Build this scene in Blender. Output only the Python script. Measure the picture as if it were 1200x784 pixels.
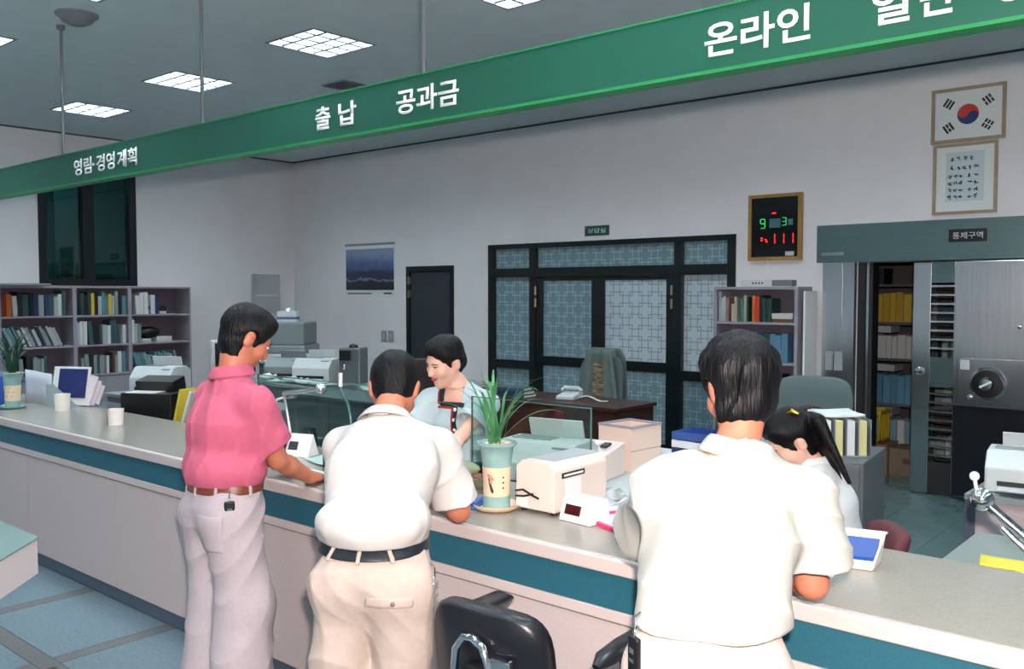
import bpy, bmesh, math, random
import numpy as np
from mathutils import Vector, Matrix, Euler

# ---------------------------------------------------------------- clear
for o in list(bpy.data.objects): bpy.data.objects.remove(o)
SC = bpy.context.scene
COL = SC.collection
rnd = random.Random(7)
R = math.radians

# ---------------------------------------------------------------- camera
FPX, YAW, PITCH, H = 1061.8, .7104, -.0466, 1.72
fw = np.array([-math.sin(YAW)*math.cos(PITCH), math.cos(YAW)*math.cos(PITCH), math.sin(PITCH)])
rt = np.array([math.cos(YAW), math.sin(YAW), 0.]); upv = np.cross(rt, fw)
CAM = np.array([0, 0, H])
cd = bpy.data.cameras.new('camera'); cam = bpy.data.objects.new('camera', cd); COL.objects.link(cam)
cd.sensor_width = 36; cd.sensor_fit = 'HORIZONTAL'; cd.lens = FPX/1200*36; cd.clip_start = .02; cd.clip_end = 100
mw = Matrix(((rt[0], upv[0], -fw[0], 0), (rt[1], upv[1], -fw[1], 0), (rt[2], upv[2], -fw[2], H), (0, 0, 0, 1)))
cam.matrix_world = mw
SC.camera = cam
def ray(x, y): return fw + rt*(x-600)/FPX - upv*(y-392)/FPX
def AZ(x, y, z): d = ray(x, y); return CAM + d*((z-H)/d[2])
def AY(x, y, Y): d = ray(x, y); return CAM + d*(Y/d[1])
def AX(x, y, X): d = ray(x, y); return CAM + d*(X/d[0])
def AD(x, y, D): return CAM + ray(x, y)*D

# ---------------------------------------------------------------- world, flash, exposure
W = bpy.data.worlds.new('world'); SC.world = W; W.use_nodes = True
W.node_tree.nodes['Background'].inputs[0].default_value = (.45, .62, .72, 1)
W.node_tree.nodes['Background'].inputs[1].default_value = .03
fl = bpy.data.lights.new('camera_flash', 'SPOT'); flo = bpy.data.objects.new('camera_flash', fl); COL.objects.link(flo)
fl.energy = 670; fl.color = (1, .87, .81); fl.shadow_soft_size = .035; fl.spot_size = R(96); fl.spot_blend = .55
flo.location = Vector((CAM + rt*.05 + upv*.17 - fw*.02).tolist()); flo.rotation_euler = cam.matrix_world.to_euler()
SC.view_settings.view_transform = 'Standard'; SC.view_settings.look = 'None'
SC.view_settings.gamma = 1; SC.view_settings.use_curve_mapping = False; SC.view_settings.exposure = 0.0
LAMP = 70.0          # strength of the ceiling fluorescents

# ---------------------------------------------------------------- materials
def lin(c):
    c = c/255.
    return c/12.92 if c <= .04045 else ((c+.055)/1.055)**2.4
def rgb(c): return (lin(c[0]), lin(c[1]), lin(c[2]), 1)
MATS = {}
def M(name, c=(128, 128, 128), rough=.6, metal=0., var=.0, scale=8., bump=0., bscale=60., spec=.5, c2=None, emit=None, es=0, alpha=1, aniso=0, stretch=None, coat=0):
    if name in MATS: return MATS[name]
    m = bpy.data.materials.new(name); m.use_nodes = True; nt = m.node_tree; N = nt.nodes; L = nt.links
    b = N['Principled BSDF']; b.inputs['Roughness'].default_value = rough; b.inputs['Metallic'].default_value = metal
    b.inputs['Specular IOR Level'].default_value = spec; b.inputs['Base Color'].default_value = rgb(c)
    b.inputs['Anisotropic'].default_value = aniso; b.inputs['Coat Weight'].default_value = coat
    tc = N.new('ShaderNodeTexCoord'); mp = N.new('ShaderNodeMapping'); L.new(tc.outputs['Object'], mp.inputs[0])
    if stretch: mp.inputs['Scale'].default_value = stretch
    if var or c2:
        no = N.new('ShaderNodeTexNoise'); no.inputs['Scale'].default_value = scale; no.inputs['Detail'].default_value = 4
        L.new(mp.outputs[0], no.inputs['Vector'])
        rp = N.new('ShaderNodeValToRGB'); e = rp.color_ramp.elements
        a = rgb(c); e[0].position = .35; e[1].position = .65
        if c2: e[0].color = a; e[1].color = rgb(c2)
        else:
            e[0].color = tuple(x*(1-var) for x in a[:3])+(1,); e[1].color = tuple(min(1, x*(1+var)) for x in a[:3])+(1,)
        L.new(no.outputs['Fac'], rp.inputs[0]); L.new(rp.outputs[0], b.inputs['Base Color'])
    if bump:
        n2 = N.new('ShaderNodeTexNoise'); n2.inputs['Scale'].default_value = bscale; n2.inputs['Detail'].default_value = 3
        L.new(mp.outputs[0], n2.inputs['Vector'])
        bm_ = N.new('ShaderNodeBump'); bm_.inputs['Strength'].default_value = bump; bm_.inputs['Distance'].default_value = .01
        L.new(n2.outputs['Fac'], bm_.inputs['Height']); L.new(bm_.outputs[0], b.inputs['Normal'])
    if emit is not None:
        b.inputs['Emission Color'].default_value = rgb(emit); b.inputs['Emission Strength'].default_value = es
    MATS[name] = m
    return m
def glass(name, tint=(200, 225, 220), rough=.02, fac=.88):
    if name in MATS: return MATS[name]
    m = bpy.data.materials.new(name); m.use_nodes = True; nt = m.node_tree; N = nt.nodes; L = nt.links
    N.remove(N['Principled BSDF']); out = N['Material Output']
    t = N.new('ShaderNodeBsdfTransparent'); t.inputs[0].default_value = rgb(tint)
    g = N.new('ShaderNodeBsdfGlossy'); g.inputs['Roughness'].default_value = rough; g.inputs[0].default_value = (.9, 1, .97, 1)
    fr = N.new('ShaderNodeLayerWeight'); pw = N.new('ShaderNodeMath'); pw.operation = 'POWER'; pw.inputs[1].default_value = 4; L.new(fr.outputs['Facing'], pw.inputs[0])
    ad = N.new('ShaderNodeMath'); ad.operation = 'MULTIPLY_ADD'; ad.inputs[1].default_value = .7; ad.inputs[2].default_value = .04; L.new(pw.outputs[0], ad.inputs[0])
    mx = N.new('ShaderNodeMixShader'); L.new(ad.outputs[0], mx.inputs[0]); L.new(t.outputs[0], mx.inputs[1]); L.new(g.outputs[0], mx.inputs[2])
    L.new(mx.outputs[0], out.inputs['Surface']); MATS[name] = m
    return m

# ---------------------------------------------------------------- mesh builder
class MB:
    def __init__(s): s.v = []; s.f = []
    def add(s, vs, fs):
        n = len(s.v); s.v += [tuple(map(float, p)) for p in vs]; s.f += [tuple(i+n for i in f) for f in fs]; return s
    def box(s, x0, x1, y0, y1, z0, z1):
        return s.add([(x0,y0,z0),(x1,y0,z0),(x1,y1,z0),(x0,y1,z0),(x0,y0,z1),(x1,y0,z1),(x1,y1,z1),(x0,y1,z1)],
                     [(0,3,2,1),(4,5,6,7),(0,1,5,4),(1,2,6,5),(2,3,7,6),(3,0,4,7)])
    def cbox(s, c, h, rz=0, ry=0, rx=0):
        m = Euler((rx, ry, rz)).to_matrix(); vs = []
        for z in (-1, 1):
            for (x, y) in ((-1,-1),(1,-1),(1,1),(-1,1)):
                q = m @ Vector((x*h[0], y*h[1], z*h[2])); vs.append((c[0]+q[0], c[1]+q[1], c[2]+q[2]))
        return s.add(vs, [(0,3,2,1),(4,5,6,7),(0,1,5,4),(1,2,6,5),(2,3,7,6),(3,0,4,7)])
    def lathe(s, prof, c=(0,0,0), seg=24, sx=1, sy=1, cap=True):
        n = len(prof); vs = []
        for r, z in prof:
            for k in range(seg):
                a = 2*math.pi*k/seg; vs.append((c[0]+r*sx*math.cos(a), c[1]+r*sy*math.sin(a), c[2]+z))
        fs = [(i*seg+k, i*seg+(k+1) % seg, (i+1)*seg+(k+1) % seg, (i+1)*seg+k) for i in range(n-1) for k in range(seg)]
        if cap: fs += [tuple(range(seg))[::-1], tuple((n-1)*seg+k for k in range(seg))]
        return s.add(vs, fs)
    def tube(s, pts, r, seg=8, r2=None, flat=1.0, upv_=None):
        P = [Vector(tuple(map(float, p))) for p in pts]; n = len(P); vs = []
        rs = r if isinstance(r, (list, tuple)) else [r+(((r2 if r2 is not None else r)-r)*i/max(1, n-1)) for i in range(n)]
        t0 = (P[1]-P[0]).normalized(); u = Vector(upv_) if upv_ else (Vector((0,0,1)) if abs(t0.z) < .9 else Vector((1,0,0)))
        for i in range(n):
            t = (P[min(i+1, n-1)]-P[max(i-1, 0)]).normalized()
            sd = t.cross(u)
            if sd.length < 1e-4: sd = t.orthogonal()
            sd.normalize(); w = sd.cross(t).normalized(); u = w
            for k in range(seg):
                a = 2*math.pi*k/seg; q = P[i]+sd*(rs[i]*math.cos(a))+w*(rs[i]*flat*math.sin(a)); vs.append(q[:])
        fs = [(i*seg+k, i*seg+(k+1) % seg, (i+1)*seg+(k+1) % seg, (i+1)*seg+k) for i in range(n-1) for k in range(seg)]
        fs += [tuple(range(seg))[::-1], tuple((n-1)*seg+k for k in range(seg))]
        return s.add(vs, fs)
    def prism(s, poly, d0, d1, axis='y'):
        n = len(poly)
        def p3(a, b, d): return {'y': (a, d, b), 'x': (d, a, b), 'z': (a, b, d)}[axis]
        vs = [p3(a, b, d0) for a, b in poly]+[p3(a, b, d1) for a, b in poly]
        fs = [tuple(range(n)), tuple(range(2*n-1, n-1, -1))]+[(i, n+i, n+(i+1) % n, (i+1) % n) for i in range(n)]
        return s.add(vs, fs)
    def ell(s, c, r, seg=16, rings=10, m=None):
        vs = []; fs = []
        for i in range(rings+1):
            th = math.pi*i/rings
            for k in range(seg):
                a = 2*math.pi*k/seg; q = Vector((r[0]*math.sin(th)*math.cos(a), r[1]*math.sin(th)*math.sin(a), r[2]*math.cos(th)))
                if m: q = m @ q
                vs.append((c[0]+q[0], c[1]+q[1], c[2]+q[2]))
        for i in range(rings):
            for k in range(seg): fs.append((i*seg+k, (i+1)*seg+k, (i+1)*seg+(k+1) % seg, i*seg+(k+1) % seg))
        return s.add(vs, fs)
    def sheet(s, fn, nu, nv, th=0.):
        vs = [fn(i/nu, j/nv) for j in range(nv+1) for i in range(nu+1)]
        fs = [(j*(nu+1)+i, j*(nu+1)+i+1, (j+1)*(nu+1)+i+1, (j+1)*(nu+1)+i) for j in range(nv) for i in range(nu)]
        return s.add(vs, fs)
    def build(s, name, mat, parent=None, smooth=False, bevel=0, loc=None, rz=None, solid=0, sub=0):
        me = bpy.data.meshes.new(name); me.from_pydata(s.v, [], s.f)
        bm = bmesh.new(); bm.from_mesh(me); bmesh.ops.remove_doubles(bm, verts=bm.verts, dist=1e-6)
        bmesh.ops.recalc_face_normals(bm, faces=bm.faces); bm.to_mesh(me); bm.free()
        o = bpy.data.objects.new(name, me); COL.objects.link(o)
        me.materials.append(mat)
        if parent is not None: o.parent = parent
        if loc is not None: o.location = loc
        if rz is not None: o.rotation_euler[2] = rz
        if smooth:
            me.shade_smooth()
            try: me.set_sharp_from_angle(angle=R(smooth if smooth > 1 else 40))
            except Exception: pass
        if solid:
            md = o.modifiers.new('solid', 'SOLIDIFY'); md.thickness = solid; md.offset = 0
        if bevel:
            md = o.modifiers.new('bevel', 'BEVEL'); md.width = bevel; md.segments = 2; md.limit_method = 'ANGLE'; md.harden_normals = False
        if sub:
            md = o.modifiers.new('sub', 'SUBSURF'); md.levels = sub; md.render_levels = sub
        return o
def B(*a): return MB().box(*a)
def tag(o, label, cat, group=None):
    o['label'] = label; o['category'] = cat
    if group: o['group'] = group
    return o
def struct(o, label=None):
    o['kind'] = 'structure'
    if label: o['label'] = label
    return o
def thing(name, label, cat, loc=(0,0,0), rz=0, group=None):
    o = bpy.data.objects.new(name, None); COL.objects.link(o); o.empty_display_size = .05
    o.location = tuple(map(float, loc)); o.rotation_euler[2] = rz
    return tag(o, label, cat, group)
def copy_tree(o, parent=None):
    c = o.copy(); COL.objects.link(c); c.parent = parent
    for ch in [k for k in o.children]: copy_tree(ch, c)
    return c
def text(body, mat, parent, x0, x1, z0, z1, y, name='lettering', ext=.002, off=0., sep=None):
    """lettering on a plane facing -Y, fitted to the rectangle x0..x1, z0..z1 (local)"""
    cu = bpy.data.curves.new(name, 'FONT'); cu.body = body; cu.size = 1; cu.extrude = 0; cu.offset = off; cu.resolution_u = 3
    to = bpy.data.objects.new('tmp', cu); COL.objects.link(to)
    dg = bpy.context.evaluated_depsgraph_get(); me = bpy.data.meshes.new_from_object(to.evaluated_get(dg))
    bpy.data.objects.remove(to)
    n = len(me.vertices); a = np.empty(n*3); me.vertices.foreach_get('co', a); a = a.reshape(-1, 3)
    if n == 0: return None
    lo = a.min(0); hi = a.max(0)
    b = np.zeros_like(a); b[:, 0] = x0+(a[:, 0]-lo[0])/(hi[0]-lo[0])*(x1-x0); b[:, 2] = z0+(a[:, 1]-lo[1])/(hi[1]-lo[1])*(z1-z0); b[:, 1] = y
    me.vertices.foreach_set('co', b.ravel()); me.update()
    me.materials.clear(); me.materials.append(mat)
    o = bpy.data.objects.new(name, me); COL.objects.link(o); o.parent = parent
    md = o.modifiers.new('solid', 'SOLIDIFY'); md.thickness = ext; md.offset = 0
    return o
# ================================================================ the setting
XL, YB, ZC = -11.26, 8.12, 3.64
XR, YF = 4.2, -3.2
m_wall = M('wall_paint', (230, 228, 230), .75, var=.02, scale=3, bump=.12, bscale=180)
m_ceil = M('ceiling_paint', (200, 210, 214), .8, var=.03, scale=5)
m_dark = M('dark_frame_paint', (10, 20, 22), .35, var=.1, scale=6)
m_grout = M('floor_bed', (92, 98, 100), .7)
m_ter = M('terrazzo_blue_grey', (98, 120, 132), .35, c2=(118, 138, 146), scale=55, bump=.05, bscale=90)
m_strip = M('terrazzo_brown_strip', (92, 96, 98), .35, c2=(110, 110, 108), scale=55)
m_stile = M('staff_tile_green_grey', (88, 112, 112), .22, var=.1, scale=4)
m_white = M('white_paint', (232, 232, 230), .5)
m_black = M('black_plastic', (14, 15, 17), .4)
m_chrome = M('chrome', (225, 228, 230), .12, metal=1)

# floor: bed + individually laid slabs
floor = struct(B(XL-3, XR, YF, 11.2, -.08, -.006).build('floor', m_grout), 'blue-grey terrazzo floor with brown inlay strips')
PX, PY = .90, .90
sx0, sy0 = -4.33, 1.72
tm = None
def slab(name, x0, x1, y0, y1, m, z=0.0):
    o = B(x0, x1, y0, y1, -.02, z).build(name, m, floor); return o
slab_me = None
for i in range(-3, 4):
    for j in range(-3, 1):
        xa = sx0+i*PX+.045; ya = sy0+j*PY+.045
        slab('terrazzo_slab', xa+.002, xa+PX-.09-.002, ya+.002, min(ya+PY-.09, 2.34)-.002, m_ter)
for i in range(-3, 5):
    for j in range(-3, 1):
        slab('inlay_strip', sx0+i*PX-.043, sx0+i*PX+.043, sy0+j*PY+.045, min(sy0+j*PY+PY-.045, 2.34), m_strip)
for j in range(-3, 1):
    slab('inlay_strip', sx0-3*PX, sx0+4*PX, sy0+j*PY-.043, sy0+j*PY+.043, m_strip)
rest = MB(); rest.box(XL, sx0-3*PX-.05, YF, 2.34, -.02, 0).box(sx0+4*PX+.05, XR, YF, 2.34, -.02, 0).box(sx0-3*PX-.05, sx0+4*PX+.05, YF, sy0-3*PY-.05, -.02, 0)
rest.build('plain_terrazzo', m_ter, floor)
T = .45; base = None
for i in range(16):
    for j in range(12):
        x = -5.9+i*T; y = 2.94+j*T
        if base is None:
            base = B(.002, T-.002, .002, T-.002, -.02, 0).build('floor_tile', m_stile, floor); o = base
        else:
            o = base.copy(); COL.objects.link(o)
        o.location = (x, y, 0)
B(XL, -5.9, 2.36, YB+3, -.02, 0).build('plain_tiling', m_stile, floor)
B(-5.9, XR, 8.345, YB+3, -.02, 0).build('plain_tiling', m_stile, floor)

# ceiling with real holes for the recessed lights
LX = [-9.95, -8.0, -6.05, -4.1, -2.15, -.2, 1.75]; LY = [-1.5, .37, 2.24, 4.12, 6.0]; LS = .6
def grid_plate(xs, ys, holes, z0, z1, axis='z'):
    mb = MB()
    for i in range(len(xs)-1):
        for j in range(len(ys)-1):
            cx = (xs[i]+xs[i+1])/2; cy = (ys[j]+ys[j+1])/2
            if any(h[0] < cx < h[1] and h[2] < cy < h[3] for h in holes): continue
            if axis == 'z': mb.box(xs[i], xs[i+1], ys[j], ys[j+1], z0, z1)
            elif axis == 'y': mb.box(xs[i], xs[i+1], z0, z1, ys[j], ys[j+1])
            else: mb.box(z0, z1, xs[i], xs[i+1], ys[j], ys[j+1])
    return mb
holes = [(x, x+LS, y, y+LS) for x in LX for y in LY]
xs = sorted([XL-.2, XR+.2]+[v for x in LX for v in (x, x+LS)]); ys = sorted([YF-.2, YB+.2]+[v for y in LY for v in (y, y+LS)])
struct(grid_plate(xs, ys, holes, ZC, ZC+.02).build('ceiling', m_ceil), 'plain grey office ceiling with recessed square lights')
struct(B(XL-.2, XR+.2, YF-.2, YB+.2, ZC+.16, ZC+.2).build('ceiling_slab', m_ceil), 'slab above the ceiling')

# walls
WX0, WX1, WZ1 = -7.35, -4.11, 2.285           # glazed partition opening
DX0, DX1, DZ1 = -8.80, -7.94, 2.055           # dark door
VX0, VX1, VZ1 = -2.93, -.55, 1.985            # vault doorway
hol = [(WX0, WX1, 0, WZ1), (DX0, DX1, 0, DZ1), (VX0, VX1, 0, VZ1)]
xs = sorted([XL-.15, XR+.15, WX0, WX1, DX0, DX1, VX0, VX1]); zs = sorted([0, ZC, WZ1, DZ1, VZ1])
struct(grid_plate(xs, zs, hol, YB, YB+.18, 'y').build('wall_back', m_wall), 'white painted back wall')
LY0, LY1, LZ0, LZ1 = 4.50, 5.70, 1.80, 3.25
ys = sorted([YF-.15, YB, LY0, LY1]); zs = sorted([0, ZC, LZ0, LZ1])
struct(grid_plate(ys, zs, [(LY0, LY1, LZ0, LZ1)], XL-.16, XL, 'x').build('wall_left', m_wall), 'white painted left wall')
struct(B(XR, XR+.15, YF-.15, YB, 0, ZC).build('wall_right', m_wall), 'white painted right wall')
struct(B(XL-.15, XR+.15, YF-.15, YF, 0, ZC).build('wall_front', m_wall), 'white painted front wall')
m_trimk = M('ceiling_line_dark', (70, 74, 80), .7)  # dark grey for the thin line between walls and ceiling
struct(B(XL, XR, YB-.012, YB, ZC-.018, ZC).build('trim_1', m_trimk), 'thin dark strip where back wall meets ceiling')
struct(B(XL, XL+.012, YF, YB, ZC-.018, ZC).build('trim_2', m_trimk), 'thin dark strip where left wall meets ceiling')
struct(B(XL, DX0-.0, YB-.012, YB, 0, .1).build('baseboard_back', m_dark))

# ---- room glimpsed through the dark window of the left wall
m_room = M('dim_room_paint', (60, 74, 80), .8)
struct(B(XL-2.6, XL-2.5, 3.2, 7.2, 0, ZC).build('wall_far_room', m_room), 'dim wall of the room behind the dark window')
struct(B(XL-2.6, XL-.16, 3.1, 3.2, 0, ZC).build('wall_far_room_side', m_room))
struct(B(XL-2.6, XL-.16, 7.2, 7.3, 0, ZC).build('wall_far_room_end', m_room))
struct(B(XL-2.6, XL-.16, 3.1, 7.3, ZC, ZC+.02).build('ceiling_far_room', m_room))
w2 = struct(thing('window_2', 'dark-framed two-pane window high above the left bookcases', 'window', (XL, 0, 0))); del w2['category']
fr_l = thing('added_room_light', 'unseen batten added to light the dim room behind the dark window', 'ceiling light', (XL-1.3, 5.2, ZC))  # batten added out of sight to brighten the view through the left panes
B(-.06, .06, -.6, .6, -.05, 0).build('housing', m_white, fr_l); B(-.03, .03, -.58, .58, -.085, -.05).build('tube', M('added_tube_glow', (255, 255, 255), .5, emit=(210, 244, 255), es=110), fr_l)
m_dg = glass('dark_window_glass', (160, 205, 200), .02)
fr = MB()
for (a, b) in ((LY0, LY0+.09), (5.02, 5.16), (LY1-.09, LY1)): fr.box(-.10, .012, a, b, LZ0, LZ1)
for (a, b) in ((LZ0, LZ0+.08), (LZ1-.08, LZ1)): fr.box(-.099, .011, LY0+.001, LY1-.001, a, b)
fr.build('window_frame', m_dark, w2)
for (a, b, c, d) in ((LY0+.09, 5.02, LZ0+.08, LZ1-.08), (5.16, LY1-.09, LZ0+.08, LZ1-.08)):
    B(-.06, -.054, a, b, c, d).build('pane', m_dg, w2)
m_cur = M('teal_curtain', (72, 130, 130), .8, var=.15, scale=3, stretch=(1, 6, .3))
cu = MB().sheet(lambda u, v: (XL-1.15+.03*math.sin(u*40), 4.55+u*.62, .003+v*3.63), 60, 2).build('curtain', m_cur, smooth=60)
tag(cu, 'teal curtain hanging in the dim room behind the dark window', 'curtain')
m_dcab = M('dark_cabinet_wood', (40, 36, 38), .5)
dc = thing('dark_cabinet', 'dark wooden cabinet in the dim room behind the window', 'cabinet', (XL-1.7, 5.2, 0))
B(-.25, .25, -.6, .9, 0, 1.98).build('body', m_dcab, dc, bevel=.01)
B(.25, .27, -.58, .13, .05, 1.95).build('door', m_dcab, dc); B(.25, .27, .15, .88, .05, 1.95).build('door', m_dcab, dc)
st = thing('pedestal_ornament', 'reddish brown round ornament on a dark pole behind the dark window', 'ornament', (XL-1.5, 5.75, 1.98))
MB().lathe([(.08, 0), (.07, .02), (.02, .03), (.018, .34)]).build('pole', m_dcab, st, smooth=40)
MB().ell((0, 0, .43), (.10, .10, .11)).build('head', M('russet', (120, 62, 40), .6), st, smooth=60)

# ---- window_1: dark green-black partition with frosted patterned glass and a pair of doors
def frost(name, cbase, cline):
    m = M(name, cbase, .3); nt = m.node_tree; N = nt.nodes; L = nt.links; b = N['Principled BSDF']
    tc = N.new('ShaderNodeTexCoord'); sp = N.new('ShaderNodeSeparateXYZ'); L.new(tc.outputs['Object'], sp.inputs[0])
    def mth(op, a, bb=None):
        n = N.new('ShaderNodeMath'); n.operation = op
        for i, v in enumerate((a, bb)):
            if v is None: continue
            if isinstance(v, (int, float)): n.inputs[i].default_value = v
            else: L.new(v, n.inputs[i])
        return n.outputs[0]
    cell = .235
    def sq(off):
        ds = []
        for ax in (0, 2):
            f = mth('FRACT', mth('ADD', mth('DIVIDE', sp.outputs[ax], cell), off+50)); ds.append(mth('ABSOLUTE', mth('SUBTRACT', f, .5)))
        mxx = mth('MAXIMUM', ds[0], ds[1])
        return mth('LESS_THAN', mth('ABSOLUTE', mth('SUBTRACT', mxx, .335)), .021)
    ln = mth('MAXIMUM', sq(0), sq(.5))
    mx = N.new('ShaderNodeMix'); mx.data_type = 'RGBA'; L.new(ln, mx.inputs[0]); mx.inputs[6].default_value = rgb(cbase); mx.inputs[7].default_value = rgb(cline)
    L.new(mx.outputs[2], b.inputs['Base Color'])
    no = N.new('ShaderNodeTexNoise'); no.inputs['Scale'].default_value = 260
    bp = N.new('ShaderNodeBump'); bp.inputs['Strength'].default_value = .12; bp.inputs['Distance'].default_value = .004
    L.new(no.outputs['Fac'], bp.inputs['Height']); L.new(bp.outputs[0], b.inputs['Normal'])
    return m
m_frost = frost('patterned_frosted_glass', (112, 140, 150), (158, 180, 182))
m_frost2 = frost('patterned_frosted_glass_lit', (184, 198, 206), (132, 148, 158))  # paler: flash glow on the right-hand panes put into the base colour
w1 = struct(thing('window_1', 'dark framed glazed partition with frosted patterned panes and double doors', 'w', (0, YB, 0))); del w1['category']
y0, y1 = -.02, .10
def fpart(name, *a): return B(*a).build(name, m_dark, w1)
fpart('jamb', WX0, WX0+.085, y0, y1, 0, WZ1); fpart('jamb', WX1-.085, WX1, y0, y1, 0, WZ1)
fpart('head_rail', WX0+.085, WX1-.085, y0, y1, WZ1-.055, WZ1)
fpart('transom', WX0+.085, WX1-.085, y0-.005, y1, 1.895, 2.0)
fpart('mullion', -6.70, -6.615, y0-.008, y1, 0, WZ1-.055); fpart('mullion', -4.785, -4.70, y0-.008, y1, 0, WZ1-.055)
for (a, b) in ((WX0+.085, -6.70), (-4.70, WX1-.085)):
    fpart('mid_rail', a, b, y0, y1, .82, .92); fpart('bottom_rail', a, b, y0, y1, 0, .12)
for (a, b) in ((WX0+.085, -6.70), (-6.615, -4.785), (-4.70, WX1-.085)):
    B(a-.005, b+.005, .035, .045, 1.995, WZ1-.05).build('pane', m_frost, w1)
for (a, b, mm) in ((WX0+.085, -6.70, m_frost), (-4.70, WX1-.085, m_frost2)):
    B(a-.005, b+.005, .035, .045, .915, 1.90).build('pane', mm, w1); B(a-.005, b+.005, .035, .045, .115, .825).build('pane', m_frost, w1)
m_hinge = M('worn_brass_hinge', (150, 140, 118), .35, metal=.8)
for (a, b, hx, mm, rot) in ((-6.61, -5.735, -6.61, m_frost, 0), (-5.725, -4.79, -4.79, m_frost2, R(2.2))):
    d = bpy.data.objects.new('partition_door', None); COL.objects.link(d); d.parent = w1; d.location = (hx, 0, 0); d.rotation_euler[2] = rot
    a -= hx; b -= hx
    # stiles and rails, panes as sub-parts
    for (p, q) in ((a, a+.09), (b-.09, b)): B(p, q, -.012, .05, .01, 1.885).build('stile', m_dark, d)
    for (p, q) in ((.01, .14), (.885, .99), (1.85, 1.885)): B(a+.09, b-.09, -.010, .048, p, q).build('rail', m_dark, d)
    B(a+.085, b-.085, .015, .025, .985, 1.855).build('pane', mm, d); B(a+.085, b-.085, .015, .025, .135, .89).build('pane', m_frost, d)
    for zz in (1.74, 1.60): MB().lathe([(.014, -.05), (.014, .05)], (b-.02 if hx > -5 else a+.005, -.03, zz), 10).build('hinge', m_hinge, d)
struct(B(WX0-.3, WX1+.3, YB+1.2, YB+1.25, 0, ZC).build('wall_consulting_room', M('consult_wall', (150, 165, 170), .8)), 'wall of the room behind the frosted partition')

# ---- door_1
d1 = struct(thing('door_1', 'plain dark door in a dark frame in the back wall', 'd', (0, YB, 0))); del d1['category']
f = MB().box(DX0, DX0+.07, -.02, .08, 0, DZ1).box(DX1-.06, DX1, -.02, .08, 0, DZ1).box(DX0+.07, DX1-.06, -.02, .08, DZ1-.07, DZ1)
f.build('door_frame', m_dark, d1)
B(DX0+.07, DX1-.06, .0, .04, 0.01, DZ1-.075).build('door_leaf', M('dark_door_panel', (46, 52, 60), .45, var=.08, scale=2), d1)
for zz in (1.87, 1.70): B(DX0+.045, DX0+.075, -.035, -.0, zz-.05, zz+.05).build('hinge', m_hinge, d1)
MB().lathe([(.01, 0), (.01, .05), (.028, .055), (.028, .08), (.01, .085)], (0, 0, 0), 14).build('door_knob', m_chrome, d1, loc=(DX1-.12, -.0, .98)).rotation_euler[0] = R(90)
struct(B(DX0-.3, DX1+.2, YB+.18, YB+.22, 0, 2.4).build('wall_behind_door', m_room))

# ---- recessed ceiling lights
m_lamp = M('lit_fluorescent', (255, 255, 255), .5, emit=(232, 246, 255), es=LAMP)
m_louv = M('louver_aluminium', (112, 120, 124), .4)
ref = None
for i, x in enumerate(LX):
    for j, y in enumerate(LY):
        if ref is None:
            ref = thing('ceiling_light', 'x', 'ceiling light', (x, y, ZC))
            fb = MB()
            for (a, b, c, d) in ((0, LS, 0, .02), (0, LS, LS-.02, LS), (0, .02, .02, LS-.02), (LS-.02, LS, .02, LS-.02)): fb.box(a, b, c, d, -.006, .10)
            fb.build('frame', m_louv, ref); B(.01, LS-.01, .01, LS-.01, .10, .11).build('reflector', m_white, ref)
            for k in range(4): B(.06+k*.14, .12+k*.14, .03, LS-.03, .06, .09).build('fluorescent_tube', m_lamp, ref)
            for k in range(1, 4):
                B(.15*k-.013, .15*k+.013, .02, LS-.02, .002, .055).build('louver_blade', m_louv, ref)
                B(.02, LS-.02, .15*k-.013, .15*k+.013, .003, .054).build('louver_blade', m_louv, ref)
            c = ref
        else:
            c = copy_tree(ref); c.location = (x, y, ZC)
        row = {2.24: 'in the row above the customer side', 4.12: 'in the row just behind the green sign', 6.0: 'in the row nearest the back wall'}.get(y, 'over the customer floor')
        c['label'] = '%s louvered ceiling light from the left wall, %s' % (['first', 'second', 'third', 'fourth', 'fifth', 'sixth', 'seventh'][i], row); c['group'] = 'recessed ceiling lights'
        if j < 2: c['label'] = ['first', 'second', 'third', 'fourth', 'fifth', 'sixth', 'seventh'][i]+' louvered ceiling light from the left wall, '+['row by the front wall', 'row between front wall and counter'][j]
vt = thing('air_vent', 'small square grey air vent in the ceiling behind the sign', 'vent', (-6.87, 5.27, ZC))
m_vent = M('vent_grey', (128, 134, 142), .6)
B(0, .32, 0, .32, -.012, 0).build('frame', m_vent, vt)
for k in range(6): MB().cbox((.16, .045+k*.046, -.018), (.14, .018, .002), rx=.5).build('slat', m_vent, vt)
sp_ = thing('ceiling_speaker', 'round domed grey ceiling speaker beside a sign rod', 'speaker', (-6.43, 2.86, ZC))
MB().lathe([(.125, 0), (.12, -.02), (.10, -.05), (.05, -.075), (.001, -.08)], seg=28).build('dome', M('speaker_grey', (112, 120, 126), .5), sp_, smooth=50)
MB().lathe([(.14, 0), (.14, -.012), (.12, -.014)], seg=28).build('rim', m_vent, sp_, smooth=50)

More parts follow.
